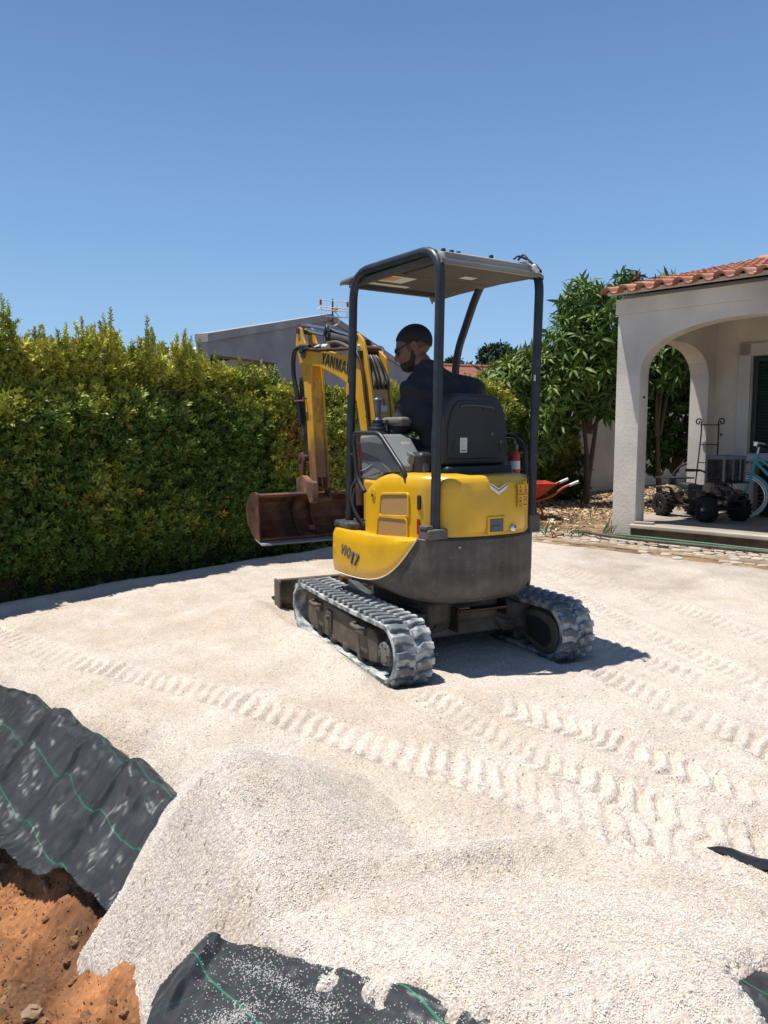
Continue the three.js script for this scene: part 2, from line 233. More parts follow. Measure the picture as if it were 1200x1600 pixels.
function gravel(x, a) { // [height, print freshness], far below the soil where there is none
  const b = soil(x, a); let g = pile(x, a), w = 0; const near = a < 8.2;
  const mound = sst(.03, .0, g2(x, a, -.5, 2.45, .42, .42) * .1 - .02 + g2(x, a, .55, 1.55, .5, .3) * .1 - .02);
  if (near) { const [h, k] = tread(x, a); g += h * mound; w = k * mound; }
  const f = fH(x, a), q = bermQ(x, a); g += .07 * sst(-2.6, -.95, f);
  const ef = f + .85 + .22 * (fbm(x * 3, a * 3, 3) - .5); if (ef > -.1) g -= .14 * sst(-.08, .05, ef) + (ef > .05 ? .3 : 0);
  const eq = q + .14 * (fbm(x * 2.2, a * 2.2, 3) - .5); g += .05 * g2(eq, 0, .16, 0, .14, 1) ; if (eq < .12) g -= .75 * (.12 - eq) + (eq < -.3 ? .4 : 0);
  if (a < 6.5 && x < .4 && x + a < 4.2) { const [d] = lineST(leftEdge, x, a), n = .02 * (fbm(x * 16, a * 16, 2) - .5) + .06 * (fbm(x * 4, a * 4, 2) - .5); if (!inPoly(gravelPoly, x, a)) g = b - .02 - Math.min(.3, d * 2); else { const cap = b - .005 + 1.05 * (d + n); const k = .05, h = clamp(.5 + .5 * (cap - g) / k); g = mix(cap, g, h) - k * h * (1 - h); } }
  if (a < 2.2) for (const P of [hole, hole3]) { const [d] = lineST([...P, P[0]], x, a), sg = inPoly(P, x, a) ? d : -d, n = .09 * (fbm(x * 7 + 1, a * 7, 4) - .5) + .05 * (fbm(x * 45, a * 45, 3) - .5); g -= .055 * sst(-.045, .045, sg + n); }
  return [g, w];
}
function sheet(rows, cols, fn, keep) { // fn(i, j) -> {p, c, uv}
  const pos = [], col = [], uv = [], idx = [], on = [];
  for (let i = 0; i < rows; i++) for (let j = 0; j < cols; j++) { const o = fn(i, j); pos.push(o.p[0], o.p[1], o.p[2]); col.push(...(o.c || [1, 1, 1])); uv.push(...o.uv); on.push(o.on !== false); }
  for (let i = 0; i < rows - 1; i++) for (let j = 0; j < cols - 1; j++) { const a = i * cols + j, b = a + 1, c = a + cols, d = c + 1; if (!(on[a] || on[b] || on[c] || on[d])) continue; idx.push(a, b, d, a, d, c); }
  const g = new THREE.BufferGeometry(); g.setAttribute('position', new THREE.Float32BufferAttribute(pos, 3)); g.setAttribute('color', new THREE.Float32BufferAttribute(col, 3)); g.setAttribute('uv', new THREE.Float32BufferAttribute(uv, 2)); g.setIndex(idx); g.computeVertexNormals(); return g;
}
const dirtN = (x, a) => .055 * (fbm(x * 3.1, a * 3.1, 3) - .5) + .05 * (Math.abs(fbm(x * 11, a * 11, 4) - .5) * 2 - .3) + .016 * (fbm(x * 45, a * 45, 3) - .5);
function clayHere(x, a) { return sst(.12, -.1, (x + a - 1.95) / 1.414) * sst(5, 3, a); }
function groundY(x, a) { const k = clayHere(x, a); let y = soil(x, a); if (a < 18) y += k * 1.5 * dirtN(x, a) + (1 - k) * .02 * (fbm(x * 6, a * 6, 4) - .5); return y; }
{ // soil to the horizon
  const A = [-2.5]; while (A[A.length - 1] < 420) { const v = A[A.length - 1]; A.push(v + Math.max(.007, (v < 4 ? .0052 : v < 18 ? .009 : .03) * (v + .6)) + (v < .8 ? .05 : 0)); }
  const n = 420, g = sheet(A.length, n, (i, j) => {
    const a = A[i], t = (j / (n - 1) * 2 - 1), ux = a < 4 ? t * 1.0 : t * mix(1.0, 1.7, sst(4, 60, a)), x = ux * (Math.abs(a) + 1.4), y = groundY(x, a), k = clayHere(x, a), m = fbm(x * 1.7, a * 1.7, 4), m2 = fbm(x * 9, a * 9, 3), far = sst(22, 40, a);
    const wet = sst(.45, .62, fbm(x * 4 + 9, a * 4, 4)) * .25;
    const cl = [mix(.50, .42, m) * (1 - wet * .6), mix(.26, .205, m) * (1 - wet * .4), mix(.122, .09, m)], yd = [mix(.34, .46, m2), mix(.25, .36, m2), mix(.155, .24, m2)], fg = [.10, .10, .045];
    return { p: [x, y, -a], c: [0, 1, 2].map(q => mix(mix(yd[q], cl[q], k), fg[q], far) * 1.35), uv: [x, a] };
  });
  struct('ground', g, mat([1, 1, 1], .95, { vertexColors: true, map: T.dirt, bumpMap: T.dirtB, bumpScale: .012 }), 'reddish brown soil and dry yard earth around the gravel');
}
{ // the spread gravel, printed by the tracks
  const A = [.35]; while (A[A.length - 1] < 15.5) { const v = A[A.length - 1]; A.push(v + Math.max(.006, (v < 9 ? .0034 : .01) * (v + .35))); }
  const n = 620, g = sheet(A.length, n, (i, j) => {
    const a = A[i], t = (j / (n - 1) * 2 - 1), x = t * .98 * (a + .75), [h, w] = gravel(x, a), b = soil(x, a);
    const gr = .007 * (fbm(x * 60, a * 60, 2) - .5) * (a < 6 ? 1 : 0) + .009 * (fbm(x * 19, a * 19, 3) - .5) * (1 - .6 * w);
    const m = fbm(x * 1.1 + 31, a * 1.1, 4), m2 = fbm(x * 5, a * 5 + 9, 4), m3 = fbm(x * .7 + 5, a * .7 + 77, 4), damp = sst(.45, .68, m * .65 + m2 * .35), tan = damp * .12 * (1 - w), grey = sst(.44, .6, m3) * sst(1.2, 2.6, x) * sst(2.6, 4.4, a) * .20 * (.5 + m2);
    const k = 1 + .07 * w - .06 * (1 - w) * m2 - grey;
    return { p: [x, h + gr, -a], c: [k * (1 - tan * .55), k * (1 - tan * .9), k * (1 - tan * 1.4 + grey * .12)], uv: [x, a], on: h > b - .07 };
  });
  struct('gravel', g, mat([.88, .84, .785], .95, { vertexColors: true, map: T.gravel, bumpMap: T.gravelB, bumpScale: .0045 }), 'pale limestone gravel spread over the yard with track prints');
  // loose grains lying on it
  const geo = new THREE.OctahedronGeometry(1, 0); geo.scale(1, .7, .85); const pm = [], pc = [];
  for (let i = 0; i < 240000; i++) {
    const a = 1.15 * Math.pow(6.2 / 1.15, R() * R() * .55 + R() * .45), x = (R() * 2 - 1) * .74 * (a + .2), [h, tw] = gravel(x, a); if (h < soil(x, a) - .005 || tw > .2 + R() * .5) continue;
    const big = R() < .03, s = (big ? rr(.0026, .0045) : rr(.0011, .0024)) * (a > 3 ? 1.3 : 1), y = h + .012 * (fbm(x * 19, a * 19, 3) - .5) + s * .2; if (a < 2.2 && [hole, hole3].some(P => inPoly(P, x, a)) && R() < .93) continue;
    pm.push(M4(V3(x, y + .001, -a), qE(R() * 6, R() * 6, R() * 6), V3(s, s * rr(.6, 1.2), s * rr(.7, 1.3)))); const k = rr(.84, 1.1) * (R() < .05 ? .66 : 1), t = R(); pc.push(lin(.79 * k, .75 * k * mix(1, .98, t), .70 * k * mix(1, .95, t)));
  }
  tag(inst('gravel_grains', geo, mat([1, 1, 1], .9), pm, pc, scene), 'loose pale grains lying on the spread gravel', 'gravel');
}
{ // clods and stones in the dug red soil
  const geo = mergeVertices(new THREE.IcosahedronGeometry(1, 1)); const p = geo.attributes.position; for (let i = 0; i < p.count; i++) { const k = .8 + .45 * hash(i, 3, 7); p.setXYZ(i, p.getX(i) * k, p.getY(i) * k * .75, p.getZ(i) * k); } geo.computeVertexNormals();
  const g2_ = toCreasedNormals(geo, .3), pm = [], pc = [];
  for (let i = 0; i < 24000; i++) { const a = rr(1.2, 3.6), x = rr(-2.4, -.3); if (inPoly(gravelPoly, x, a)) continue; if (x + a > 1.72) continue; const s = Math.pow(R(), 18) * .020 + .0022, c = vn(x * 3, a * 3) < .35 && R() < .5; if (c) continue; pm.push(M4(V3(x, groundY(x, a) - s * .15, -a), qE(R() * 6, R() * 6, R() * 6), V3(s * rr(.6, 1.5), s * rr(.6, 1), s * rr(.6, 1.5)))); const k = rr(.6, 1.25), t = R(); pc.push(t < .88 ? lin(.46 * k, .24 * k, .11 * k) : t < .97 ? lin(.30 * k, .17 * k, .095 * k) : lin(.5 * k, .38 * k, .27 * k)); }
  tag(inst('soil_clods', g2_, mat([1, 1, 1], .95, { bumpMap: T.dirtB, bumpScale: .01 }), pm, pc, scene), 'crumbled clods of red soil beside the weed membrane', 'soil');
  const st = tag(part('stone', [g2_.clone().scale(.032, .024, .03)], mat([.36, .25, .17], .9, { map: T.concrete })), 'grey brown stone lying in the red soil near the bottom left', 'stone'); st.position.set(-1.05, groundY(-1.05, 2.12) + .01, -2.12);
  const sk = tag(part('wooden_stake', [rod([0, 0, 0], [.10, -.02, .20], .024, .028, 9)], mat([.24, .20, .16], .9, { map: T.bark, bumpMap: T.bark, bumpScale: .004 })), 'grey weathered wooden stake end lying on the soil in the bottom left corner', 'stake'); sk.position.set(-1.10, groundY(-1.08, 1.95) + .035, -1.98);
}
{ // woven weed membrane with green guide threads
  const map = tex(1024, .5, (u, v) => { // bold threads along u every .25 m (v = const), thin threads across
    const f = fbm(u * 8, v * 8, 5, 8, 3), weave = .5 + .5 * Math.sin(u * 2 * Math.PI * 160) * Math.sin(v * 2 * Math.PI * 160), dl = Math.min(Math.abs(v - .25), Math.abs(v - .75)), dt = Math.min(Math.abs(u - .08), Math.abs(u - .58), Math.abs(u - .33), Math.abs(u - .83), Math.abs(u - .205), Math.abs(u - .705), Math.abs(u - .455), Math.abs(u - .955)); const d = sst(.55, .75, f) * .1; let c = [.17 + .06 * weave + d, .18 + .06 * weave + d, .195 + .06 * weave + d * .9];
    const g = sst(.0062, .0038, dl) * .9, t = sst(.0036, .0020, dt) * .34; const k = Math.max(g, t); return [mix(c[0], .02, k), mix(c[1], .78, k), mix(c[2], .52, k)]; });
  const bump = tex(512, .12, (u, v) => .5 + .35 * Math.sin(u * 2 * Math.PI * 40) * Math.cos(v * 2 * Math.PI * 40) + .3 * (vn(u * 24, v * 24, 24, 9) - .5), false);
  const m = mat([.38, .39, .42], .30, { physical: true, clearcoat: .2, clearcoatRoughness: .34, map, bumpMap: bump, bumpScale: .0012, side: THREE.DoubleSide, specularIntensity: 1 });
  const lower = [[-3.7, 4.0], [-2.42, 3.30], [-1.97, 3.0], [-1.56, 2.79], [-1.34, 2.66], [-1.13, 2.56], [-.97, 2.43], [-.7, 2.2], [-.3, 2.2], [-.3, 3.3], [-1.2, 3.75], [-3, 5.4], [-4.2, 5.6]];
  const n1 = 420, g1 = sheet(n1, n1, (i, j) => {
    const x = mix(-3.9, -.55, j / (n1 - 1)), a = mix(2.1, 5.0, i / (n1 - 1)), e = (x - a) * .7071, s = (x + a - 1.95) / 1.414; // e along the slope, s up it
    let y = mix(-.39, -.13, sst(-.55, -.05, s)); const fade = sst(.16, -.02, s);
    const fold = (c, w, h) => h * Math.exp(-Math.pow((e + .35 * s - c) / w, 2)); y += .03 + .05 * sst(-.33, -.5, s); const y0 = y; y += fold(-2.72, .10, .055) + fold(-3.05, .14, .05) + fold(-2.98, .05, -.02) + fold(-3.42, .16, .07) + fold(-3.85, .2, .06) + fold(-2.55, .06, .03) + .05 * (fbm(e * 4.5 + 3, s * 1.7, 3) - .5) + .022 * (fbm(e * 13, s * 5, 3) - .5) + .012 * (1 - 2 * Math.abs(fbm(e * 7 + 20, s * 9, 3) - .5)); y += .075 * g2(s, 0, -.02, 0, .10, 1) * (.5 + fbm(e * 3, 4, 2)) + .010 * (1 - 2 * Math.abs(fbm(e * 16 + s * 5, s * 6 + e * 3, 3) - .5)) + .013 * (fbm(e * 26, s * 17 + 4, 3) - .5) + .024 * (.35 - Math.abs(fbm(e * 6 + s * 4 + 3, s * 6 - e * 2, 3) - .5) * 2); y = mix(y0 - .06 * (1 - fade), y, fade);
    return { p: [x, y, -a], uv: [e + .03 * fbm(x * 3, a * 3, 2) + .05, (s + .10 + .05 * (fbm(x * 2 + 7, a * 2, 2) - .5)) * 1.5], on: inPoly(lower, x, a) };
  });
  tag(part('weed_membrane', g1, m), 'black woven weed membrane with green threads draped down the red soil on the left', 'weed membrane');
  const n2 = 170, F2 = (x, a) => pile(x, a) - .036 + .022 * (fbm(x * 7 + 2, a * 5, 3) - .3) + .03 * g2(x, a, -.47, 1.80, .03, .25, -.3) + .03 * g2(x, a, -.05, 1.68, .3, .03, -.5) + .008 * (fbm(x * 22, a * 12, 3) - .5) + .014 * (.35 - Math.abs(fbm(x * 8 + 3, a * 6, 3) - .5) * 2);
  const bed = (x0, x1, a0, a1, P, nm, label) => tag(part(nm, (sheet(n2, n2, (i, j) => { const x = mix(x0, x1, j / (n2 - 1)), a = mix(a0, a1, i / (n2 - 1)); return { p: [x, F2(x, a), -a], uv: [(x - a) * .7071 + .12, (x + a) * .7071 + .19], on: inPoly(P, x, a) }; })), m), label, 'weed membrane');
  bed(-.62, .42, 1.2, 2.1, [[-.54, 1.72], [-.46, 1.87], [-.3, 1.85], [-.1, 1.73], [.06, 1.68], [.26, 1.6], [.34, 1.25], [-.5, 1.25]], 'weed_membrane', 'black weed membrane showing through thin gravel in the middle of the bottom edge');
  bed(.68, 1.2, 1.35, 1.8, [[.7, 1.5], [.85, 1.74], [1.1, 1.75], [1.15, 1.4]], 'weed_membrane', 'patch of black weed membrane in the bottom right corner');
  { // gravel strewn over the membrane
    const geo = new THREE.OctahedronGeometry(1, 0), pm = [], pc = [], line = [[[-.37, 1.80], [-.28, 1.76], [-.18, 1.66], [-.10, 1.62]], [[-.42, 1.58], [-.36, 1.60], [-.30, 1.66]], [[-.06, 1.5], [.06, 1.53], [.16, 1.50]]];
    for (let i = 0; i < 7000; i++) { let x, a; if (i < 3000) { const L = line[i % 3], k = R() * (L.length - 1), j = Math.floor(k), u = k - j, w = .012 + Math.pow(R(), 1.3) * .075; x = mix(L[j][0], L[j + 1][0], u) + (R() - .5) * w * 1.6; a = mix(L[j][1], L[j + 1][1], u) + (R() - .5) * w * 1.6; } else { x = rr(-.46, .3); a = rr(1.35, 1.88); if (R() < .5) continue; } const s = rr(.0009, .0024); pm.push(M4(V3(x, Math.max(F2(x, a), gravel(x, a)[0]) + s * .4, -a), qE(R() * 6, R() * 6, R() * 6), V3(s, s * .9, s * 1.1))); const k = rr(.85, 1.1); pc.push(lin(.52 * k, .485 * k, .44 * k)); }
    tag(inst('gravel_grains', geo, mat([1, 1, 1], .9), pm, pc, scene), 'gravel grains strewn over the membrane at the bottom edge', 'gravel');
    const cm = [], cc = []; for (let i = 0; i < 260; i++) { const r = rr(-.1, .5), f = -.06 - Math.pow(R(), 2) * .35, p = HP(r, .13, f), s = rr(.006, .022); cm.push(M4(V3(p.x, .10 + .05 * Math.exp(-f * f * 90) + s * .2, p.z), qE(R() * 6, R() * 6, R() * 6), V3(s, s * .8, s))); const k = rr(.7, 1.2); cc.push(lin(.36 * k, .23 * k, .13 * k)); }
    tag(inst('soil_clods', geo, mat([1, 1, 1], .95), cm, cc, scene), 'brown soil crumbs heaped at the foot of the porch pillar', 'soil');
  }
  const rib = [], L = 14; for (let k = 0; k <= L; k++) { const t = k / L, x = mix(1.03, 1.30, t), a = mix(2.335, 1.92, t) , y = pile(x, a) + .0 + .03 * Math.sin(t * 3) + .01 * Math.sin(t * 17), w = .035 * Math.sin(Math.min(1, t * 1.6) * 1.57) * (1 + .3 * Math.sin(t * 9)); rib.push([V3(x, y - .015, -a), V3(x + w * .3, y + w * .5, -a + w * .15), V3(x + w * .9, y + w * .75, -a + w * .35), V3(x + w * 1.6, y + w * .4, -a + w * .9), V3(x + w * 1.9, y - .02, -a + w * 1.2)]); }
  const rg = loft(rib, false, 1.2); rg.setAttribute('uv', new THREE.Float32BufferAttribute(new Float32Array(rg.attributes.position.count * 2).map((_, i) => i % 2 ? .02 : .21), 2));
  tag(part('weed_membrane', rg, m), 'torn black edge of weed membrane sticking out of the gravel at the right', 'weed membrane');
}
// ---------- planting ----------
function leafGeo(len, w, droop = .25, fold = .25, n = 3) { // pointed leaf along +z from the origin, upper side +y
  const rows = []; for (let i = 0; i <= n; i++) { const t = i / n, hw = w * .5 * Math.pow(Math.sin(Math.PI * Math.min(.98, .06 + t * .92)), .8), z = len * t * (1 - droop * .25 * t), y = -droop * len * t * t; rows.push([[-hw, y + fold * hw, z], [0, y, z], [hw, y + fold * hw, z]]); }
  const pos = [], idx = []; rows.forEach(r => r.forEach(p => pos.push(...p))); for (let i = 0; i < n; i++) for (let j = 0; j < 2; j++) { const a = i * 3 + j; idx.push(a, a + 3, a + 1, a + 1, a + 3, a + 4); }
  const g = new THREE.BufferGeometry(); g.setAttribute('position', new THREE.Float32BufferAttribute(pos, 3)); g.setIndex(idx); g.computeVertexNormals(); return g;
}
const place = (g, p, q, s = 1) => g.clone().applyMatrix4(M4(p, q, s));
const noUV = list => { const g = mergeGeometries(list.map(q => { q = q.index ? q.toNonIndexed() : q; q.deleteAttribute('uv'); return q; })); return g; };
const leafMat = (rough = .5, tr = .28) => new THREE.MeshPhysicalMaterial({ color: 0xffffff, roughness: rough, transmission: tr, thickness: 0, side: THREE.DoubleSide, specularIntensity: .35 });
const up = V3(0, 1, 0);
function qDir(d, roll = 0) { return new THREE.Quaternion().setFromUnitVectors(V3(0, 0, 1), d.clone().normalize()).multiply(qE(0, 0, roll)); }
const hedgeD = [.62, .785], hedgeN = [.785, -.62];
const hedgeAt = (t, n) => [-2.90 + hedgeD[0] * t + hedgeN[0] * n, 6.0 + hedgeD[1] * t + hedgeN[1] * n]; // along, out towards the camera
const hedgeTop = t => mix(1.93, 1.72, sst(.5, 4.2, t)) + .26 * sst(5, 7.6, t) + .10 * (fbm(t * 1.1 + 3, 0, 3) - .5);
{
  const r = rng(77), q = (a, b) => a + (b - a) * r();
  const h = thing('hedge', 'tall clipped evergreen hedge with yellowish new shoots on top behind the gravel', 'hedge');
  // dark inner twigs
  const core = sheet(60, 240, (i, j) => { const t = mix(-3, 10.4, j / 239), v = i / 59, H = hedgeTop(t) - .16, k = v * 3; const [n, y] = k < 1 ? [-.22, mix(-.3, H, k)] : k < 2 ? [mix(-.22, -.95, k - 1), H] : [-.95, mix(H, -.3, k - 2)]; const b = .14 * (fbm(t * 3, v * 14, 3) - .5) - .25 * sst(.7, 1, k) * (k < 1.01 ? 1 : 0), [x, a] = hedgeAt(t, n + b); return { p: [x, y + b, -a], uv: [t, v * 4] }; });
  part('branches', core, mat([.16, .125, .08], .95, { map: T.bark, side: THREE.DoubleSide }), h);
  const lf = leafGeo(.046, .021, .18, .3, 2), sprigs = [];
  for (let v = 0; v < 3; v++) { const L = []; for (let i = 0; i < 9; i++) { const y = i / 8, az = i * 2.4 + v, el = mix(.25, 1.1, y); L.push(place(lf, V3(0, .075 * y, 0), qDir(V3(Math.cos(az) * Math.cos(el), Math.sin(el), Math.sin(az) * Math.cos(el)), q(-.5, .5)), q(.75, 1.2))); } sprigs.push(noUV(L)); }
  const M = [[], [], []], C = [[], [], []];
  const add = (t, n, y, dir, s, sunny) => {
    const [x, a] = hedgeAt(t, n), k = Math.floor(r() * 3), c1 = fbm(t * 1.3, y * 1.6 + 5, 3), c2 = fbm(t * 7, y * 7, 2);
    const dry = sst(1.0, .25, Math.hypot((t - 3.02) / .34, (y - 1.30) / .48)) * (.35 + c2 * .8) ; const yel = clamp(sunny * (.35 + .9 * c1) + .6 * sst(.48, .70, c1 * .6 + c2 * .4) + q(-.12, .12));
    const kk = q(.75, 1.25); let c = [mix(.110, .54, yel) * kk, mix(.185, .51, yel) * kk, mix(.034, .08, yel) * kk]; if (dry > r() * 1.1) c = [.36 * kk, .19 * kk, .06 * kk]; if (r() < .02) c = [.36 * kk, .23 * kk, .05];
    M[k].push(M4(V3(x, y, -a), new THREE.Quaternion().setFromUnitVectors(up, dir.normalize()).multiply(qE(0, q(0, 6.3), 0)), s)); C[k].push(lin(...c));
  };
  for (let i = 0; i < 62000; i++) { // face
    const t = q(-3, 10.4), H = hedgeTop(t), y = mix(-.22, H, Math.pow(r(), .9)), bulge = .19 * (fbm(t * 1.9, y * 2.1, 3) - .5) * 2 + .05 * (fbm(t * 6, y * 6 + 8, 2) - .5) * 2, n = bulge - Math.pow(r(), 1.5) * .30 - .1 * sst(.5, -.1, y) - .28 * sst(H - .42, H, y); if (y < .12 && r() < .4) continue;
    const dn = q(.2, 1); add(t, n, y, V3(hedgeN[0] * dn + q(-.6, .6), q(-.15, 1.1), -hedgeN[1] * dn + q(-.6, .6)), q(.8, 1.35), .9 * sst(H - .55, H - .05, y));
  }
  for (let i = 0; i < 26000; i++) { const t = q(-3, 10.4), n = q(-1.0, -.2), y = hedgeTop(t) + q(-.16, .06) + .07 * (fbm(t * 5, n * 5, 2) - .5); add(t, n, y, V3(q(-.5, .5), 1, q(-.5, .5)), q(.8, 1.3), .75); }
  const clumps = [[-1.2, .4, .4], [-.4, .25, .4], [.12, .2, .46], [.5, .15, .38], [.93, .24, .50], [1.33, .13, .46], [1.82, .28, .50], [2.2, .18, .34], [2.6, .2, .26], [2.98, .18, .36], [3.4, .2, .16], [4.6, .3, .2], [5.3, .3, .32], [6.1, .3, .2], [7.2, .5, .26], [8.3, .5, .22], [9.4, .4, .25]];
  for (let t = -3; t < 10.4; t += .016) { // young shoots
    let f = .06; for (const [c, w, hh] of clumps) f = Math.max(f, hh * Math.exp(-Math.pow((t - c) / w, 4))); const n = q(-.85, -.16), H = f * q(.55, 1.12), y0 = hedgeTop(t) - .06, ln = q(-.12, .12), lk = q(-.12, .12), yb = q(.35, 1.0);
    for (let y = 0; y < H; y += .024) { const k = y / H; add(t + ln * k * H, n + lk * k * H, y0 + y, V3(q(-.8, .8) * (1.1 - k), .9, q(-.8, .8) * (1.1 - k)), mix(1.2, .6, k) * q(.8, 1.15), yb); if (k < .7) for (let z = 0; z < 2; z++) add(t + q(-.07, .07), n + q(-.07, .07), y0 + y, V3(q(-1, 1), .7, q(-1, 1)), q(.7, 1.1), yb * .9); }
  }
  for (let i = 0; i < 3500; i++) { const t = q(2.72, 3.32), y = q(.85, 1.75), n = q(-.05, .12); add(t, n, y, V3(hedgeN[0] * .5 + q(-.5, .5), q(0, 1), q(-.5, .9)), q(.7, 1.2), .8); }
  sprigs.forEach((g, k) => inst('foliage', g, leafMat(.45, .25), M[k], C[k], h));
  const st = []; for (let t = -2.6; t < 10; t += q(.25, .5)) { const n = q(-.35, -.12), [x, a] = hedgeAt(t, n); st.push(rod([x, -.35, -a], [x + q(-.06, .06), q(.25, .5), -a], .016, .010, 6)); if (r() < .8) { const [x2, a2] = hedgeAt(t + q(-.3, .3), n + q(-.05, .15)); st.push(rod([x, -.1, -a], [x2, q(.15, .4), -a2], .008, .004, 5)); } }
  part('stem', st, MT.bark, h);
  // dry twigs and litter under the hedge
  const tg = new THREE.CylinderGeometry(.003, .002, .28, 4).rotateZ(Math.PI / 2), tm = [], tc = []; for (let i = 0; i < 900; i++) { const t = q(-2, 6.5), n = q(-.5, .42), [x, a] = hedgeAt(t, n); tm.push(M4(V3(x, groundY(x, a) + q(.005, .06), -a), qE(q(-.3, .3), q(0, 6), q(-.35, .35)), q(.5, 1.3))); const k = q(.6, 1.3); tc.push(lin(.17 * k, .12 * k, .08 * k)); }
  tag(inst('dry_twigs', tg, mat([1, 1, 1], .9), tm, tc, scene), 'dry twigs lying on the soil under the hedge', 'twigs');
}
// whorled, long leaved crown: shoots spread through clumps, each a rosette of drooping leaves
function limb(a, b, r0, r1, sag, r) { const m = a.clone().lerp(b, .5).add(V3((r() - .5) * .16, sag, (r() - .5) * .16)); const c = new THREE.CatmullRomCurve3([a, m, b]), g = new THREE.TubeGeometry(c, 12, 1, 8); const p = g.attributes.position, ctr = V3(); for (let i = 0; i <= 12; i++) { c.getPointAt(i / 12, ctr); const R_ = mix(r0, r1, i / 12); for (let j = 0; j <= 8; j++) { const k = i * 9 + j; p.setXYZ(k, ctr.x + (p.getX(k) - ctr.x) * R_, ctr.y + (p.getY(k) - ctr.y) * R_, ctr.z + (p.getZ(k) - ctr.z) * R_); } } g.computeVertexNormals(); return g; }
function mango(name, label, x, a, y0, fork, clumps, seed, col, o = {}) {
  const r = rng(seed), q = (u, v) => u + (v - u) * r(), t = thing(name, label, o.cat || 'tree', [x, y0, -a]);
  const tr = [], F = V3(o.fx || 0, fork, 0);
  for (const s of o.single ? [0] : [-1, 1]) tr.push(limb(V3(s * .025, -.1, 0), F.clone().add(V3(-s * .16, .42 + q(-.1, .1), s * .04)), .062, .022, 0, r));
  part('trunk', tr, MT.bark, t);
  const br = []; for (const [cx, cy, cz, R_] of clumps) br.push(limb(F.clone().add(V3(q(-.05, .05), -.05, 0)), V3(cx, cy, cz), .035, .012, .1, r)); part('branch', br, MT.bark, t);
  const L = o.leaf || [.20, .042, .5], lf = leafGeo(L[0], L[1], L[2], .25, 4), ros = [], leafM = [];
  for (let v = 0; v < 3; v++) { const G = [], LM = []; leafM.push(LM); const n = o.n || 11; for (let i = 0; i < n; i++) { const az = i * 2.4 + q(-.2, .2), el = mix(-.35, .9, i / n) + q(-.15, .15); const m = M4(V3(0, .05 * i / n, 0), qDir(V3(Math.cos(az) * Math.cos(el), Math.sin(el), Math.sin(az) * Math.cos(el)), q(-.3, .3)), q(.5, 1.3)); LM.push(m); G.push(lf.clone().applyMatrix4(m)); } ros.push(noUV(G)); }
  const M = [[], [], []], C = [[], [], []], front = [];
  for (const [cx, cy, cz, R_, n] of clumps) for (let i = 0; i < n; i++) {
    const d = V3(q(-1, 1), q(-1, 1), q(-1, 1)); if (d.length() > 1) { i--; continue; } const rad = Math.pow(d.length(), .45), p = d.clone().normalize().multiplyScalar(rad * R_).multiply(V3(1, o.sy || 1.1, 1)).add(V3(cx, cy, cz)), k = Math.floor(r() * 3);
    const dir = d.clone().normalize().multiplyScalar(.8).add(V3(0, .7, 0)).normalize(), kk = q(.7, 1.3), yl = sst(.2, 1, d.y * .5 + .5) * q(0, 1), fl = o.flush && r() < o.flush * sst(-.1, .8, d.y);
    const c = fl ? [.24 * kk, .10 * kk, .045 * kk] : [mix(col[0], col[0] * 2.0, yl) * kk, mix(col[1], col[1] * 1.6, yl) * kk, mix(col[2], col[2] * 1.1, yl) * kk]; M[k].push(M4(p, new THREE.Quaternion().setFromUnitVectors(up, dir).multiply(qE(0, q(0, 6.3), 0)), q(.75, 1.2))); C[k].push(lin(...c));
  }
  if (o.parts) { // the leaves nearest the camera, each a piece of its own
    const all = []; M.forEach((L, k) => L.forEach((m, i) => { const e = m.elements, x = t.position.x + e[12], z = t.position.z + e[14]; all.push([Math.hypot(x, z), k, i]); })); all.sort((p, s) => p[0] - s[0]); const pick = all.slice(0, o.parts), gone = new Set(pick.map(p => p[1] + ':' + p[2])), lm = [.8, 1, 1.25].map(s => { const m = leafMat(.45, .35); m.color = lin(col[0] * 1.3 * s, col[1] * 1.2 * s, col[2] * s); return m; });
    for (const [, k, i] of pick) leafM[k].forEach((m, j) => { const l = part('leaf', lf, lm[(i + j) % 3], t); l.applyMatrix4(m.clone().premultiply(M[k][i])); });
    M.forEach((L, k) => { C[k] = C[k].filter((_, i) => !gone.has(k + ':' + i)); M[k] = L.filter((_, i) => !gone.has(k + ':' + i)); });
  }
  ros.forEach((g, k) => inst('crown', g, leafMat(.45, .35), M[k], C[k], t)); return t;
}
mango('mango_tree', 'slender fork trunked tree with long drooping leaves beside the porch pillar', 3.38, 12.9, .12, 1.25, [[-.08, 3.25, 0, .40, 95], [.18, 2.8, .1, .5, 140], [-.35, 2.6, .1, .42, 95], [.38, 2.35, 0, .45, 110], [-.1, 2.15, .15, .5, 130], [-.45, 2.05, .2, .36, 65], [.42, 1.85, .2, .38, 80], [.05, 1.75, .1, .34, 50]], 11, [.115, .195, .042], { fx: .05, parts: 26 });
mango('mango_tree', 'bushy light green tree with long leaves rising from the hedge left of the porch tree', 2.35, 12.9, .1, .9, [[0, 2.0, 0, .5, 150], [.38, 2.15, .1, .38, 90], [-.42, 1.9, 0, .42, 100], [.42, 1.65, .25, .4, 100], [.2, 1.25, .3, .4, 90], [.2, 2.35, 0, .3, 40], [-.2, .8, .3, .4, 70]], 12, [.13, .205, .045], { parts: 26 });
mango('mango_tree', 'tree with reddish new leaves showing above the tiled porch roof', 4.75, 14.6, .12, 1.8, [[-.25, 3.62, 0, .34, 60], [.3, 3.55, .1, .4, 60], [-.22, 3.95, 0, .2, 22], [.45, 3.88, 0, .2, 16], [0, 3.0, 0, .55, 90]], 13, [.085, .155, .035], { flush: .5, single: 1 });
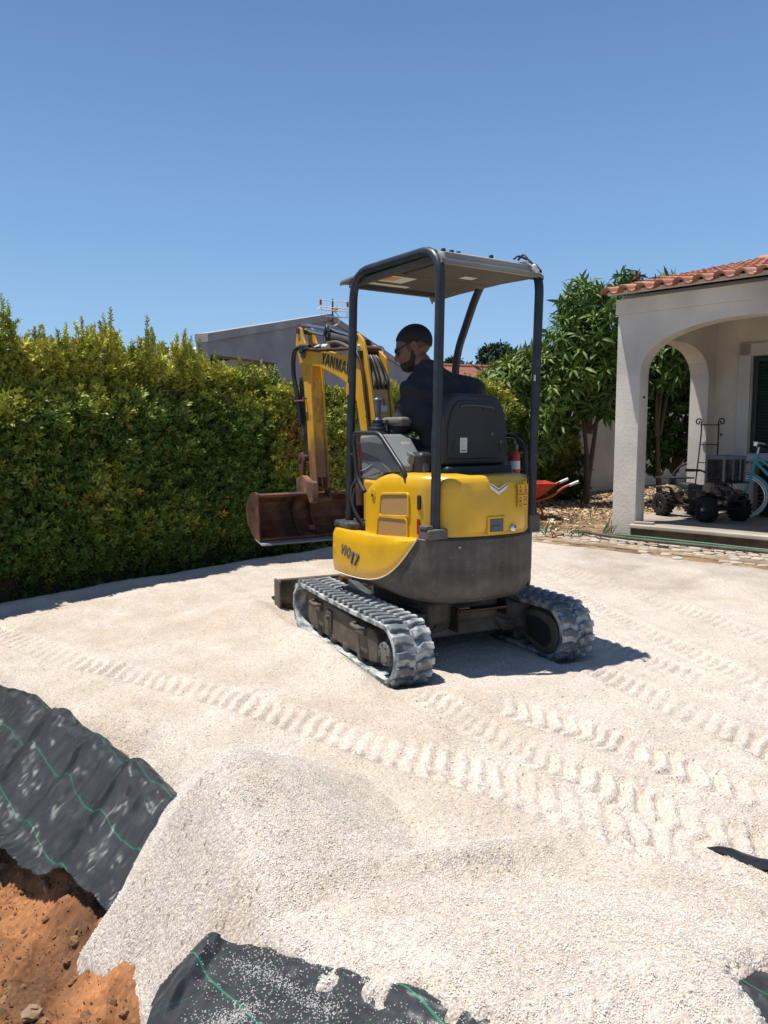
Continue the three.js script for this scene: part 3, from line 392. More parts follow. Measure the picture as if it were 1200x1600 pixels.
mango('citrus_tree', 'dark glossy small leaved tree seen through the porch arch', 5.15, 13.6, .13, .55, [[0, 1.6, 0, .62, 330], [-.25, 2.15, .1, .5, 230], [.35, 2.2, 0, .5, 200], [-.45, 1.15, .2, .4, 170], [.35, 1.05, .25, .4, 150], [-.5, .75, .35, .24, 50], [0, 2.6, 0, .4, 120]], 14, [.05, .10, .024], { single: 1, leaf: [.085, .045, .25], n: 12 });
mango('mango_tree', 'leafy branches hanging behind the top of the porch arch', 4.7, 13.0, .13, 1.2, [[.05, 2.55, .1, .45, 160], [.35, 2.75, 0, .45, 140], [-.15, 2.15, .2, .3, 60]], 15, [.075, .145, .028], { single: 1, fx: -.1 });
{ // shrubs at the wall foot
  mango('shrub', 'dark leafy shrub at the end of the hedge in front of the garden wall', 3.25, 14.0, .1, .3, [[0, .5, 0, .45, 160], [-.3, .9, 0, .45, 160], [-.35, 1.4, 0, .45, 160], [.1, .22, .2, .3, 60]], 16, [.045, .09, .02], { single: 1, leaf: [.08, .035, .3], cat: 'shrub' });
  // far hillside: wood that reads as one mass, and trees that stand out of it
  const r = rng(5), q = (a, b) => a + (b - a) * r(), lf = leafGeo(.5, .24, .2, .3, 2), G = []; for (let i = 0; i < 12; i++) G.push(place(lf, V3(q(-.3, .3), q(-.2, .3), q(-.3, .3)), qDir(V3(q(-1, 1), q(-.3, 1), q(-1, 1))), q(.7, 1.2))); const tuft = noUV(G);
  const M = [], C = []; for (let i = 0; i < 9000; i++) { const a = q(38, 82), x = q(-.12, .55) * a, y = groundY(x, a) + Math.pow(r(), 1.5) * (.5 + 1.6 * fbm(x * .25, a * .25, 3)); M.push(M4(V3(x, y, -a), qE(q(-.4, .4), q(0, 6), q(-.4, .4)), q(.8, 1.6))); const k = q(.7, 1.3); C.push(lin(.13 * k, .15 * k, .07 * k)); }
  tag(inst('hillside_scrub', tuft, leafMat(.7, .1), M, C, scene), 'green scrub covering the distant hillside behind the house roofs', 'scrub');
  for (const [x, a, h, w, label] of [[9.6, 66, 3.4, 3.0, 'dark rounded pine on the distant hill right of the driver'], [6.4, 72, 2.6, 1.8, 'small dark pine on the distant hill behind the cab post'], [3.0, 70, 2.4, 2.6, 'dark pine top on the hill behind the driver left of the cab post'], [12.6, 64, 3.2, 3.6, 'spreading olive green tree on the distant hill behind the bushy light green tree']]) {
    const y = groundY(x, a), t = thing('hill_tree', label, 'tree', [x, y, -a]); part('trunk', [rod([0, -.5, 0], [0, h * .7, 0], .16, .08, 8)], MT.bark, t); const M2 = [], C2 = []; for (let i = 0; i < 420; i++) { const d = V3(q(-1, 1), q(-1, 1), q(-1, 1)); if (d.length() > 1) continue; d.multiplyScalar(Math.pow(d.length(), -.4)); const b = .75 + .5 * fbm(d.x * 2 + x, d.y * 2 + d.z, 2); M2.push(M4(V3(d.x * w * .5 * b, h * .75 + d.y * h * .33 * b, d.z * w * .5 * b), qE(q(-.5, .5), q(0, 6), q(-.5, .5)), q(.45, .9))); const k = q(.6, 1.3); C2.push(lin(.055 * k, .08 * k, .045 * k)); } inst('crown', tuft, leafMat(.7, .1), M2, C2, t);
  }
  // weeds and litter in the yard
  const bl = leafGeo(.16, .012, .35, .3, 3); [[1.95, 9.05], [2.12, 9.25], [2.35, 9.0], [2.62, 9.0], [2.0, 9.7], [2.5, 10.2], [2.2, 9.0], [2.9, 10.7]].forEach(([x, a], i) => { const L = []; for (let k = 0; k < 16; k++) { const az = q(0, 6.3), el = q(.3, 1.4); L.push(place(bl, V3(q(-.05, .05), q(0, .07), q(-.05, .05)), qDir(V3(Math.cos(az) * Math.cos(el), Math.sin(el), Math.sin(az) * Math.cos(el))), q(.5, 1.4))); } const w = tag(part('weed', noUV(L), mat([.22, .22, .10], .8, { side: THREE.DoubleSide }), scene), ['tall dry weed in the stone strip right beside the excavator', 'dry weed at the back of the stone strip next to the broken brick', 'low dry weed in the stone strip midway between excavator and pillar', 'taller dry weed just left of the porch pillar foot', 'dry weed in the leaf litter near the wheelbarrow leg', 'small dry weed in the leaf litter behind the black pipe end', 'leaning dry weed behind the stone strip left of the pipe end', 'dry weed in the leaf litter close to the tree trunk'][i], 'weed', 'dry weeds'); w.position.set(x, groundY(x, a) - .01, -a); w.scale.setScalar(i % 3 ? .7 : 1.1); });
  const dl = leafGeo(.075, .03, .3, .5, 2), DM = [], DC = []; for (let i = 0; i < 9000; i++) { const a = q(9.2, 17.5), x = q(1.2, 7.5); if (rH(x, a) > -.2 && fH(x, a) > -.2 && fH(x, a) < 2.1) continue; if (fH(x, a) < -.7 || bermQ(x, a) < -.1 || (a < 10.4 && r() < .55)) continue; DM.push(M4(V3(x, groundY(x, a) + q(.004, .03), -a), qE(q(-.6, .6), q(0, 6.3), q(-.6, .6)), q(.6, 1.4))); const k = q(.6, 1.25), t = r(); DC.push(t < .55 ? lin(.50 * k, .37 * k, .21 * k) : t < .8 ? lin(.30 * k, .17 * k, .075 * k) : lin(.62 * k, .55 * k, .40 * k)); }
  tag(inst('leaf_litter', dl, mat([1, 1, 1], .8, { side: THREE.DoubleSide }), DM, DC, scene), 'dry fallen leaves covering the yard under the trees', 'fallen leaves');
}
// ---------- house, wall, neighbours ----------
{ // porch house
  const h = thing('house', 'cream rendered house with arched porch and terracotta roof at the right', 'house', [HC[0], 0, -HC[1]], -Math.PI / 4); // local x along the front, -z inwards
  const TY = .27, TOP = 2.86;
  const arch = (x0, x1, y0, ys, c, n = 30) => { const p = [], m = (x0 + x1) / 2, A = (x1 - x0) / 2; p.push([x0, y0]); for (let i = 0; i <= n; i++) { const t = Math.PI * (1 - i / n), cs = Math.cos(t), sn = Math.sin(t); p.push([m + A * Math.sign(cs) * Math.pow(Math.abs(cs), .86), ys + c * Math.pow(sn, .86)]); } p.push([x1, y0]); return p; };
  const front = shp([[0, -.2], ...arch(.29, 2.75, -.2, 1.98, .55), [3.05, -.2], [3.05, TOP - .02], [0, TOP - .02]]);
  part('front_wall', [ext(front, .22, .006, 2, 1).translate(0, 0, -.22)], MT.wall, h);
  part('cornice', [box(9.1, .17, .03, 4.53, 2.765, .012, .006)], MT.wall, h);
  part('side_wall', [sideExt(shp([[.2221, 2.83], ...arch(.2222, 2.02, -.2, 2.0, .45).slice(1), [2.24, -.2], [2.24, 3.3]]), .001, .25, .004, 1)], MT.wall, h); // jambs and arch between the pillar and the house wall
  // back wall with the window opening
  { const s = shp([[.0, -.2], [9, -.2], [9, 3.4], [0, 3.4]]); const o = new THREE.Path([[.72, 1.06], [2.1, 1.06], [2.1, 2.32], [.72, 2.32]].map(p => new THREE.Vector2(...p))); s.holes.push(o); part('back_wall', [ext(s, .25, 0).translate(0, 0, -2.49)], MT.wall, h); }
  part('porch_ceiling', [box(9, .08, 2.0, 4.5, 2.90, -1.23, .004)], MT.trimWhite, h);
  part('house_body', [box(9, 3.3, 6.5, 4.5, 1.55, -5.76, .01), box(.25, 2.7, 2.4, 8.8, 1.5, -1.2, .01), box(1.2, 3.0, .22, 8.3, 1.34, -.11, .01)], MT.wall, h);
  { const pier = shp([[5.5, -.2], [5.8, -.2], [5.8, 2.84], [3.055, 2.84], [3.055, 2.0], ...arch(3.1, 5.5, -.2, 1.98, .55).slice(1, -1)]); part('arcade_wall', [ext(pier, .216, .004, 1, 1).translate(0, 0, -.218), box(2.0, .35, .216, 6.8, 2.66, -.11, .004)], MT.wall, h); }
  const win = part('window_surround', [box(.155, 1.58, .05, .635, 1.70, -2.225, .006), box(1.7, .16, .052, 1.40, 2.405, -2.226, .006)], MT.trimWhite, h); part('sill', [box(1.75, .09, .13, 1.40, 1.0, -2.20, .01)], MT.trimWhite, win);
  const sh = part('shutter', [box(.06, 1.24, .05, .755, 1.69, -2.30), box(.06, 1.24, .05, 1.38, 1.69, -2.30), box(.58, .06, .048, 1.07, 1.10, -2.30), box(.58, .06, .048, 1.07, 2.28, -2.30), box(.68, 1.24, .05, 1.76, 1.69, -2.301)], MT.shutter, h), sl = box(.56, .052, .012, 0, 0, 0, .003).rotateX(-.6); for (let y = 1.16; y < 2.24; y += .042) { const m = part('slat', sl, MT.shutter, sh); m.position.set(1.068, y, -2.30); }
  part('shutter_back', [box(1.36, 1.24, .01, 1.41, 1.69, -2.36, .002)], MT.shutter, h);
  const te = part('terrace', [box(8.9, .40, 2.24, 4.745, TY - .204, -1.115, .008), box(.44, .40, 1.79, .07, TY - .2045, -1.13, .008)], MT.terrace, h);
  part('terrace_edge', [box(9.0, .045, .12, 4.79, TY - .0165, .085, .012)], mat([.56, .52, .45], .7, { map: T.concrete }), te); part('step_riser', [box(9.0, .30, .08, 4.79, TY - .19, .07, .004)], MT.stepBrown, te);
  part('wall_hook', [rod([.29, 1.73, -.1], [.25, 1.73, -.1], .008, .006), new THREE.SphereGeometry(.014, 8, 6).translate(.30, 1.73, -.1)], MT.iron, h); part('wall_hook', [box(.02, .035, .02, .36, 1.30, -2.23, .003)], MT.iron, h);
  // roof of barrel tiles, slope 14.6 degrees
  const ang = Math.atan(.228), c = Math.cos(ang), s = Math.sin(ang), L = 4.95 / c, P = .2115;
  const roof = part('roof', [box(9.2, .045, L - .12, 0, 0, 0, .004).applyMatrix4(new THREE.Matrix4().makeRotationX(ang)).translate(4.55, 2.90 + .228 * 2.42, -2.25), box(9.2, .06, L - .36, 0, 0, 0, .004).applyMatrix4(new THREE.Matrix4().makeRotationX(ang)).translate(4.6, 2.835 + .228 * 2.475, -2.39)], MT.trimWhite, h);
  const tileG = k => { // S shaped tile: hump and shallow pan, slightly tapering, nose at +z
    const n = 14, len = .40;
    const prof = (z, dy, sc, off) => { const r = []; for (let i = 0; i <= n; i++) { const t = i / n; let x, y; if (t < .62) { const a = Math.PI * (1 - t / .62); x = .066 + .066 * sc * Math.cos(a); y = .062 * sc * Math.sin(a); } else { const q = (t - .62) / .38; x = .066 + .066 * sc + q * (P - .132 + .006); y = -.014 * Math.sin(Math.PI * q); } r.push(V3(x, y + dy + off, z)); } return r; };
    const a = prof(0, .012, 1, .013), b = prof(-len, -.006, .92, .013), a2 = prof(0, .012, .86, 0), b2 = prof(-len, -.006, .80, 0); return mg([loft([a, b], false, 1), loft([b2, a2], false, 1), loft([a2, a], false, 1)]);
  };
  const tg = tileG(0), tm = [[.60, .28, .17], [.64, .32, .21], [.55, .235, .145], [.66, .37, .26]].map(q => mat(q, .75, { map: T.terra, bumpMap: T.dirtB, bumpScale: .0015 }));
  const base = new THREE.Matrix4().makeRotationX(ang), r = rng(3), rows = 15, row = .335; let cnt = 0; const rest = [];
  for (let i = 0; i < rows; i++) for (let j = 0; j < 43; j++) {
    const d = i * row, m = new THREE.Matrix4().makeTranslation(-.075 + j * P + (r() - .5) * .008, 2.872 + .228 * (d * c), .29 - d * c).multiply(base).multiply(new THREE.Matrix4().makeRotationY((r() - .5) * .03)).multiply(new THREE.Matrix4().makeTranslation(0, (r() - .5) * .006, 0));
    const vis = j < 12 - i * .38 || (i === 0 && j < 14); if (vis && cnt < 290) { const t = part('tile', tg, tm[Math.floor(r() * 3.4) % 4], roof); t.applyMatrix4(m); cnt++; } else rest.push(m);
  }
  inst('tile', tg, tm[0], rest, null, roof);
  const ridge = mg([lathe([[.085, 0], [.10, 0], [.092, .43], [.078, .43]], 18).rotateZ(-Math.PI / 2)]);
  for (let k = 0; k < 22; k++) { const t = part('ridge_tile', ridge, tm[k % 3], roof); t.position.set(-.12 + k * .40, 2.86 + .228 * 4.96 + .02, -4.66); t.rotation.z = -.02; }
}
{ // pale stones set in the strip along the porch
  const pv = struct('paving', [box(4.6, .1, .74, 0, 0, 0, .02).rotateY(-Math.PI / 4)], mat([.60, .52, .42], .95, { map: T.dirt, bumpMap: T.dirtB, bumpScale: .01 }), 'pale irregular stones set in earth along the porch'); const ctr = HP(.95, .047, -.40); pv.position.copy(ctr);
  const r = rng(9), geos = []; for (let v = 0; v < 6; v++) { const pts = [], n = 5 + v % 3; for (let i = 0; i < n; i++) { const a = i / n * 6.283 + (r() - .5) * .5; pts.push([Math.cos(a) * .062 * (.82 + r() * .3), Math.sin(a) * .054 * (.82 + r() * .3)]); } geos.push(mg([ext(rshape(pts, .012), .06, .008, 1, 2).rotateX(-Math.PI / 2).translate(0, -.03, 0)])); }
  const ms = [[.62, .56, .47], [.55, .48, .38], [.66, .61, .53], [.48, .40, .30]].map(c => mat(c, .85, { map: T.concrete, bumpMap: T.dirtB, bumpScale: .004 })); let n = 0;
  for (let i = 0; i < 8; i++) for (let j = 0; j < 36; j++) { const rx = -1.2 + j * .118 + (i % 2) * .06 + (r() - .5) * .02, f = -.12 - i * .112 + (r() - .5) * .02; if (f < -.80 + .25 * (fbm(rx * 3, 1, 2) - .5) && r() < .75) continue; if (r() < .05 || n > 290) continue; n++; const s = part('paving_stone', geos[Math.floor(r() * 6)], ms[Math.floor(r() * 3.3)], pv), p = HP(rx, .082 + .02 * (r() - .5) - .03 * sst(-.5, -.8, f), f).sub(ctr); s.position.copy(p); s.rotation.set((r() - .5) * .12, r() * 6.3, (r() - .5) * .12); s.scale.set(1.02 + r() * .2, 1, 1.02 + r() * .2); }
  const br = tag(part('brick', [box(.20, .07, .11)], mat([.42, .24, .15], .9, { map: T.terra, bumpMap: T.dirtB, bumpScale: .004 }), scene), 'broken reddish brick at the edge of the stone strip right of the machine', 'brick'); br.position.set(2.02, .10, -9.0); br.rotation.set(.1, .5, .15);
  const b2 = tag(part('stone_slab', [box(.22, .03, .10)], MT.terrace, scene), 'small flat stone lying on the terrace at the foot of the pillar', 'stone'); b2.position.copy(HP(.42, .288, -.03)); b2.rotation.y = -.5;
}
{ // hoses
  const gy = (r, f) => .135;
  tag(part('hose', [tube([HP(-.42, .12, -.10), HP(-.2, .15, -.25), HP(.15, .155, -.42), HP(.7, .16, -.50), HP(1.3, .16, -.48), HP(2.2, .16, -.45), HP(3.4, .15, -.4)], .019, 80, 8)], MT.hoseDusty, scene), 'long black irrigation pipe lying on the stone strip in front of the porch', 'pipe');
  tag(part('hose', [tube([HP(-.02, .26, -.06), HP(-.05, .16, -.10), HP(.05, .145, -.20), HP(.5, .16, -.27), HP(1.2, .155, -.25), HP(2.0, .155, -.28), HP(3.4, .15, -.2)], .012, 90, 8)], mat([.02, .16, .06], .5), scene), 'thin green garden hose lying along the foot of the porch step', 'hose');
  const ring = tag(part('hoop', [new THREE.TorusGeometry(.30, .014, 10, 48)], MT.tyre, scene), 'black hoop standing upright behind the quad bike under the arch', 'hoop'); ring.position.copy(HP(-.02, .60, 2.12)); ring.rotation.y = .35;
}
{ // garden wall beyond the hedge
  const A = [3.35, 14.7], B = [8.2, 20.2], d = Math.hypot(B[0] - A[0], B[1] - A[1]); const w = thing('garden_wall', 'cream rendered garden wall behind the trees beyond the hedge', 'wall', [(A[0] + B[0]) / 2, 0, -(A[1] + B[1]) / 2], Math.atan2(B[1] - A[1], B[0] - A[0]));
  part('wall', [box(d, 1.9, .18, 0, .8, 0, .01)], mat([.60, .54, .45], .9, { map: T.stuccoC, bumpMap: T.stucco, bumpScale: .004 }), w); part('coping', [box(d + .1, .06, .24, 0, 1.782, 0, .01)], MT.wall, w);
}
{ // gabled neighbour
  const t = thing('neighbour_house', 'grey rendered gable end of the house behind the hedge on the left', 'house', [-1.39, 0, -20], Math.atan2(.883, .47)); // local x along the gable away from the camera
  const W = 5.0, A = 4.36, E = 3.27, WL = 4.68, EL = A - (A - E) * WL / W, s = shp([[-WL, -.5], [W, -.5], [W, E - .16], [0, A - .16], [-WL, EL - .16]]); s.holes.push(new THREE.Path([[-4.6, 1.2], [-2.3, 1.2], [-2.3, 2.93], [-4.6, 2.93]].map(p => new THREE.Vector2(...p))));
  part('wall', [ext(s, .3, 0).translate(0, 0, -.3)], MT.wallGrey, t);
  part('porch_recess', [box(2.4, .12, 1.6, -3.45, 2.99, -1.11, .01), box(2.4, 1.9, .1, -3.45, 2.0, -1.95, .01), box(.1, 1.9, 1.6, -4.66, 2.0, -1.11, .01), box(.1, 1.9, 1.6, -2.24, 2.0, -1.11, .01)], MT.trimWhite, t);
  const pr = (k) => shp([[-W + .4, E - .18], [0, A - .18], [W + .25, E - .18 - .054], [W + .25, E - .054 + k], [0, A + k], [-W + .4, E + k]]);
  part('roof', [ext(pr(.02), 5, .01).translate(0, -.62, -5.35)], MT.trimWhite, t); part('coping', [ext(shp([[-WL - .03, EL - .17], [0, A - .17], [W + .03, E - .17], [W + .03, E + .0], [0, A + .0], [-WL - .03, EL + .0]]), .36, .008).translate(0, 0, -.31)], mat([.50, .49, .475], .85, { map: T.stuccoC }), t);
  const side = box(.3, 2.9, 4.6, 0, 1.0, -2.6, .01); part('side_wall', [side.clone().translate(-WL + .15, 0, 0), side.clone().translate(W - .15, 0, 0)], MT.wallGrey, t);
  // television aerial on the apex
  const an = thing('roof_aerial', 'white television aerial with red tips on the gable apex of the grey house', 'aerial', [-1.30, 4.36, -19.85], Math.atan2(.883, .47) - .6), al = mat([.75, .75, .73], .4);
  part('mast', [rod([0, -.35, 0], [0, .34, 0], .022), rod([0, -.18, 0], [0, -.18, -.25], .018)], MT.steel, an); part('boom', [rod([-.35, .12, 0], [.35, .12, 0], .015), rod([-.40, -.1, .02], [.38, -.1, .02], .013)], al, an);
  for (let i = 0; i < 5; i++) part('element', [rod([-.30 + i * .15, .12, -.28], [-.30 + i * .15, .12, .28], .010)], al, an);
  part('reflector', [rod([-.36, -.14, .1], [-.36, .28, .1], .009), rod([.36, -.14, .1], [.36, .28, .1], .012), rod([-.36, .28, .1], [.36, .28, .1], .012), rod([-.36, .04, .1], [.36, .04, .1], .012)], al, an); for (const s of [-1, 1]) part('tip', [box(.05, .13, .05, s * .37, .22, .1, .01)], mat([.45, .04, .04], .5), an);
  part('cable', [tube([[0, .05, .06], [.12, -.1, .1], [.1, -.28, .1], [-.08, -.34, .06], [-.18, -.28, .05]], .014, 20, 6)], al, an); part('junction_box', [new THREE.SphereGeometry(.07, 12, 8).scale(1, .9, .7).translate(.06, .08, .05)], mat([.55, .36, .05], .5), an);
}
{ // tiled roof far behind the hedge
  const t = thing('neighbour_house', 'low house with a red tiled roof far behind the driver', 'house', [4.0, 0, -27], .35); part('wall', [box(4.6, 3.0, 3.6, 0, 1.5, -1.6, .01)], MT.wall, t);
  const rf = part('roof', [ext(shp([[-.2, 2.98], [1.9, 3.72], [4.0, 2.98], [4.0, 2.9], [1.9, 3.62], [-.2, 2.9]]), 5, .01).rotateY(Math.PI / 2).translate(-2.5, 0, .4)], mat([.30, .10, .06], .8, { map: T.terra }), t);
  const g = mg([rod([0, 0, 0], [0, .74, -2.1], .075, .075, 8)]), m = [mat([.34, .115, .07], .8, { map: T.terra }), mat([.26, .085, .052], .8, { map: T.terra })]; for (let i = 0; i < 24; i++) { const q = part('tile_row', g, m[i % 2], rf); q.position.set(-2.4 + i * .21, 2.97, .2); } part('ridge', [rod([-2.55, 3.76, -1.9], [2.55, 3.76, -1.9], .10)], m[0], rf);
}
// ---------- excavator ----------
const EC = [.374, 0, -4.71], YU = 33 * Math.PI / 180, YT = 26 * Math.PI / 180;
{
  const ex = thing('mini_excavator', 'yellow and dark grey mini excavator with four post canopy standing on the gravel', 'excavator', EC);
  const up_ = (n, g, m, l) => { const o = part(n, g, m, ex, l); o.rotation.y = YU; return o; }, tr_ = (n, g, m, l) => { const o = part(n, g, m, ex, l); o.rotation.y = YT; return o; };
  const txt = (s, size, d = .002) => { const g = new TextGeometry(s, { font, size, depth: d, curveSegments: 4, bevelEnabled: false }); g.computeBoundingBox(); return g; };
  const onLeft = (g, r, u, f, rot = 0) => g.rotateZ(rot).rotateY(-Math.PI / 2).translate(r, u, -f); // flat piece facing left; its x runs to the rear
  const smooth = (pts, n, closed) => new THREE.CatmullRomCurve3(pts.map(p => V3(p[0], 0, p[1])), closed, 'centripetal').getSpacedPoints(n).slice(0, closed ? n : n + 1).map(p => [p.x, p.z]);
  const off = (P, d, closed) => P.map((p, i) => { const n = P.length, a = P[closed ? (i + n - 1) % n : Math.max(0, i - 1)], b = P[closed ? (i + 1) % n : Math.min(n - 1, i + 1)], tx = b[0] - a[0], ty = b[1] - a[1], l = Math.hypot(tx, ty); return [p[0] + ty / l * d, p[1] - tx / l * d]; });
  // plan: from the front left corner round the left side and tail to the right
  const plan = [[-.26, .565], [-.40, .56], [-.475, .52], [-.50, .43], [-.502, .2], [-.50, -.05], [-.492, -.22], [-.47, -.35], [-.42, -.445], [-.32, -.515], [-.17, -.555], [0, -.562], [.15, -.54], [.26, -.49], [.34, -.40], [.38, -.27], [.39, 0], [.39, .3], [.375, .5], [.30, .56], [.05, .57]];
  const body = smooth(plan, 120, true), sk = body.map(p => p), outward = off(body, 1, true).some((p, i) => false);
  const sgn = (() => { const o = off(body, .01, true); return Math.hypot(...o[30]) > Math.hypot(...body[30]) ? 1 : -1; })();
  const O = (P, d, c) => off(P, sgn * d, c), bt = (p) => p[0] < -.2 && p[1] > -.36 ? .445 + .29 * Math.pow(clamp((.5 - p[1]) / .86), 4.6) : .748;
  { // counterweight and lower body, bowl shaped below
    const top = p => Math.min(.748, bt(p) + (bt(p) < .748 ? .03 : 0)), lift = p => .05 * sst(-.25, .5, p[1]), rings = [[-.13, .372], [-.075, .378], [-.03, .41], [-.004, .47], [0, .53]].map(([d, u]) => O(body, d, true).map((q, i) => U(q[0], u + lift(body[i]), q[1])));
    rings.push(body.map(p => U(p[0], mix(.53, top(p), .5), p[1])), body.map(p => U(p[0], Math.max(.5, top(p) - .012), p[1])), O(body, -.012, true).map((q, i) => U(q[0], Math.max(.505, top(body[i])), q[1])), O(body, -.11, true).map((q, i) => U(q[0], Math.max(.505, top(body[i])), q[1])));
    const cw = up_('counterweight', [loft(rings, true, .7)], MT.counter);
    part('tie_down_hole', [lathe([[0, .004], [.034, .004], [.046, .0], [.05, .012], [.036, .016], [0, .010]], 20).rotateX(Math.PI / 2).scale(.8, 1.25, 1).rotateY(.64).translate(.268, .470, .455)], MT.black, cw);
    part('bolt', [new THREE.SphereGeometry(.006, 8, 6).translate(-.30, .70, .526)], MT.stickerW, cw);
    up_('underbody', [ext(shp(O(body, -.10, true).map(p => [p[0], -p[1]])), .05, .004, 1, 1).rotateX(Math.PI / 2).translate(0, .43, 0)], MT.blackDusty);
  }
  const fp = [[-.26, .578], [-.40, .572], [-.488, .53], [-.513, .43], [-.515, .2], [-.513, -.05], [-.505, -.2], [-.488, -.31], [-.468, -.365]], sp = smooth(fp, 60, false);
  { // yellow side skirt with a shelf
    const bo = p => bt(p) - .0, tp = p => .712 + .02 * sst(.1, -.3, p[1]), R_ = [], n = 8;
    R_.push(O(sp, -.02, false).map(p => U(p[0], Math.min(bo(p) - .002, tp(p)), p[1]))); for (let k = 0; k <= n; k++) { const t = k / n, d = t < .12 ? -.008 * (1 - t / .12) : t > .9 ? -.012 * (t - .9) / .1 : .004 * Math.sin(t * 3.1); R_.push(O(sp, d, false).map((q, i) => U(q[0], mix(Math.min(bo(sp[i]), tp(sp[i]) - .004), tp(sp[i]), t), q[1]))); }
    R_.push(O(sp, -.03, false).map((q, i) => U(q[0], tp(sp[i]) + .006, q[1])), O(sp, -.085, false).map((q, i) => U(q[0], tp(sp[i]) + .004, q[1])));
    const s = up_('side_skirt', [loft(R_, false, .7)], MT.yellow);
    const rim = sp.filter((p, i) => i > 6).map(p => U(p[0] - .001, Math.min(bt(p) - .004, .74), p[1])); part('seam_edge', [tube(rim, .0042, 80, 6)], mat([.62, .50, .36], .7), s);
    part('lettering', [onLeft(txt('ViO', .064).scale(.8, 1, 1).applyMatrix4(new THREE.Matrix4().makeShear(0, .0, .22, 0, 0, 0)), -.5215, .572, .385, -.16)], MT.consoleDark, s); part('lettering', [onLeft(txt('17', .078).scale(.85, 1, 1).applyMatrix4(new THREE.Matrix4().makeShear(0, 0, .22, 0, 0, 0)), -.5235, .530, .285, -.14)], MT.consoleGrey, s); part('lettering', [onLeft(txt('17', .078).scale(.85, 1, 1).applyMatrix4(new THREE.Matrix4().makeShear(0, 0, .22, 0, 0, 0)), -.5215, .525, .279, -.14)], MT.black, s);
    part('screw_recess', [lathe([[0, .002], [.012, .003], [.017, .0], [.023, .002], [.025, -.004]], 18).rotateZ(Math.PI / 2).scale(1, 1.3, .8).translate(-.512, .585, -.47)], MT.boomYellow, s);
    up_('step_pad', [box(.19, .05, .24, -.385, .738, -.43, .02)], mat([.10, .095, .088], .9, { map: T.rubber, bumpMap: T.stucco, bumpScale: .006 }));
    up_('cab_floor', [box(.82, .05, .86, -.06, .69, -.12, .01), box(.5, .30, .40, -.08, .86, .22, .02)], MT.blackDusty);
  }
  { // engine hood: left cheek running round the tail
    const hp = smooth([[-.20, .285], [-.33, .283], [-.405, .265], [-.44, .205], [-.447, .1], [-.448, -.1], [-.445, -.26], [-.432, -.35], [-.395, -.408], [-.34, -.475], [-.2, -.525], [0, -.54], [.14, -.522], [.25, -.47], [.32, -.38], [.335, -.25], [.335, -.1]], 110, false);
    const tp = p => { if (p[1] < .0 && p[0] > -.2) return 1.078; const q = clamp((p[1] + .12) / .405); return .74 + .34 * Math.pow(1 - Math.pow(q, 2.4), 1 / 2.2) + .006; };
    const T_ = hp.map(p => Math.max(.80, tp(p))), lv = [[0, 0], [0, .5], [.0, .8], [-.004, .93], [-.016, .975], [-.034, .995], [-.06, 1.0], [-.2, 1.004]];
    const rings = lv.map(([d, k]) => O(hp, d, false).map((q, i) => U(q[0], .715 + (T_[i] - .715) * k, q[1])));
    const h = up_('engine_hood', [loft(rings, false, .9)], MT.yellow);
    // two grilles in the cheek
    const mesh = tex(256, .024, (u, v) => { const a = Math.hypot((u * 4 % 1) - .5, (v * 4 % 1) - .5); return a < .34 ? [.42, .29, .16] : [.86, .74, .55]; }), gm = mat([.72, .60, .42], .8, { map: mesh });
    for (const P of [[[.022, .955], [-.248, .975], [-.252, .858], [.036, .838, .02]], [[.050, .822], [-.238, .833], [-.240, .722], [.064, .705, .02]]]) {
      const g = part('grille', [sideExt(rshape(P.map(p => [p[0], p[1], .02]), .02), -.4505, -.44, .001, 1)], gm, h); const o = P.map((p, i) => [p[0] + (p[0] > -.1 ? .014 : -.014), p[1] + (i < 2 ? .013 : -.013), .03]), s = rshape(o, .03); s.holes.push(new THREE.Path(rshape(P.map(p => [p[0], p[1], .02]), .02).getPoints(6).reverse())); part('grille_frame', [sideExt(s, -.457, -.44, .004, 2)], MT.yellow, g);
    }
    part('lock_recess', [lathe([[0, .003], [.014, .004], [.02, .001], [.028, .003], [.032, -.004]], 20).rotateZ(Math.PI / 2).scale(1, 1.35, .85).translate(-.448, .95, -.113)], MT.boomYellow, h); part('lock', [new THREE.CylinderGeometry(.010, .010, .01, 12).rotateZ(Math.PI / 2).translate(-.452, .948, -.113)], MT.chrome, h);
    part('latch_slot', [sideExt(rshape([[-.325, .978], [-.352, .978], [-.352, .895], [-.325, .895]], .013), -.443, -.43, .003)], MT.black, h); part('reflector', [box(.006, .085, .026, -.440, .803, .338, .002)], MT.darkRed, h);
    // rear engine door
    const dp = hp.slice(0).filter((p) => p[0] > -.385 && p[1] < -.40 && p[0] < .215), ex1 = O(dp, .014, false), k2 = [[-.012, .0], [0, .02], [0, .5], [.0, .78], [-.004, .86], [-.018, .955], [-.030, .99], [-.05, 1.0], [-.09, 1.0]];
    const door = up_('engine_door', [loft(k2.map(([d, k]) => O(ex1, d + .012 * Math.sin(k * 3.1) * 0, false).map((q, i) => { const e = Math.min(i, dp.length - 1 - i) / 4, c = e < 1 ? .018 * (1 - Math.sqrt(1 - (1 - e) * (1 - e))) : 0; return U(q[0], .748 + c + (.335 - 2 * c) * k, q[1]); })), false, .9)], MT.yellow);
    part('door_seal', [tube([...ex1.filter((p, i) => i % 3 === 0 || i === ex1.length - 1).map(p => U(p[0], .746, p[1] + .004))], .0055, 60, 6), rod(U(ex1[0][0] - .004, .75, ex1[0][1] + .008), U(ex1[0][0] - .004, 1.07, ex1[0][1] + .008), .006), rod(U(ex1[ex1.length - 1][0] + .004, .75, ex1[ex1.length - 1][1] + .006), U(ex1[ex1.length - 1][0] + .004, 1.07, ex1[ex1.length - 1][1] + .006), .006)], MT.black, door);
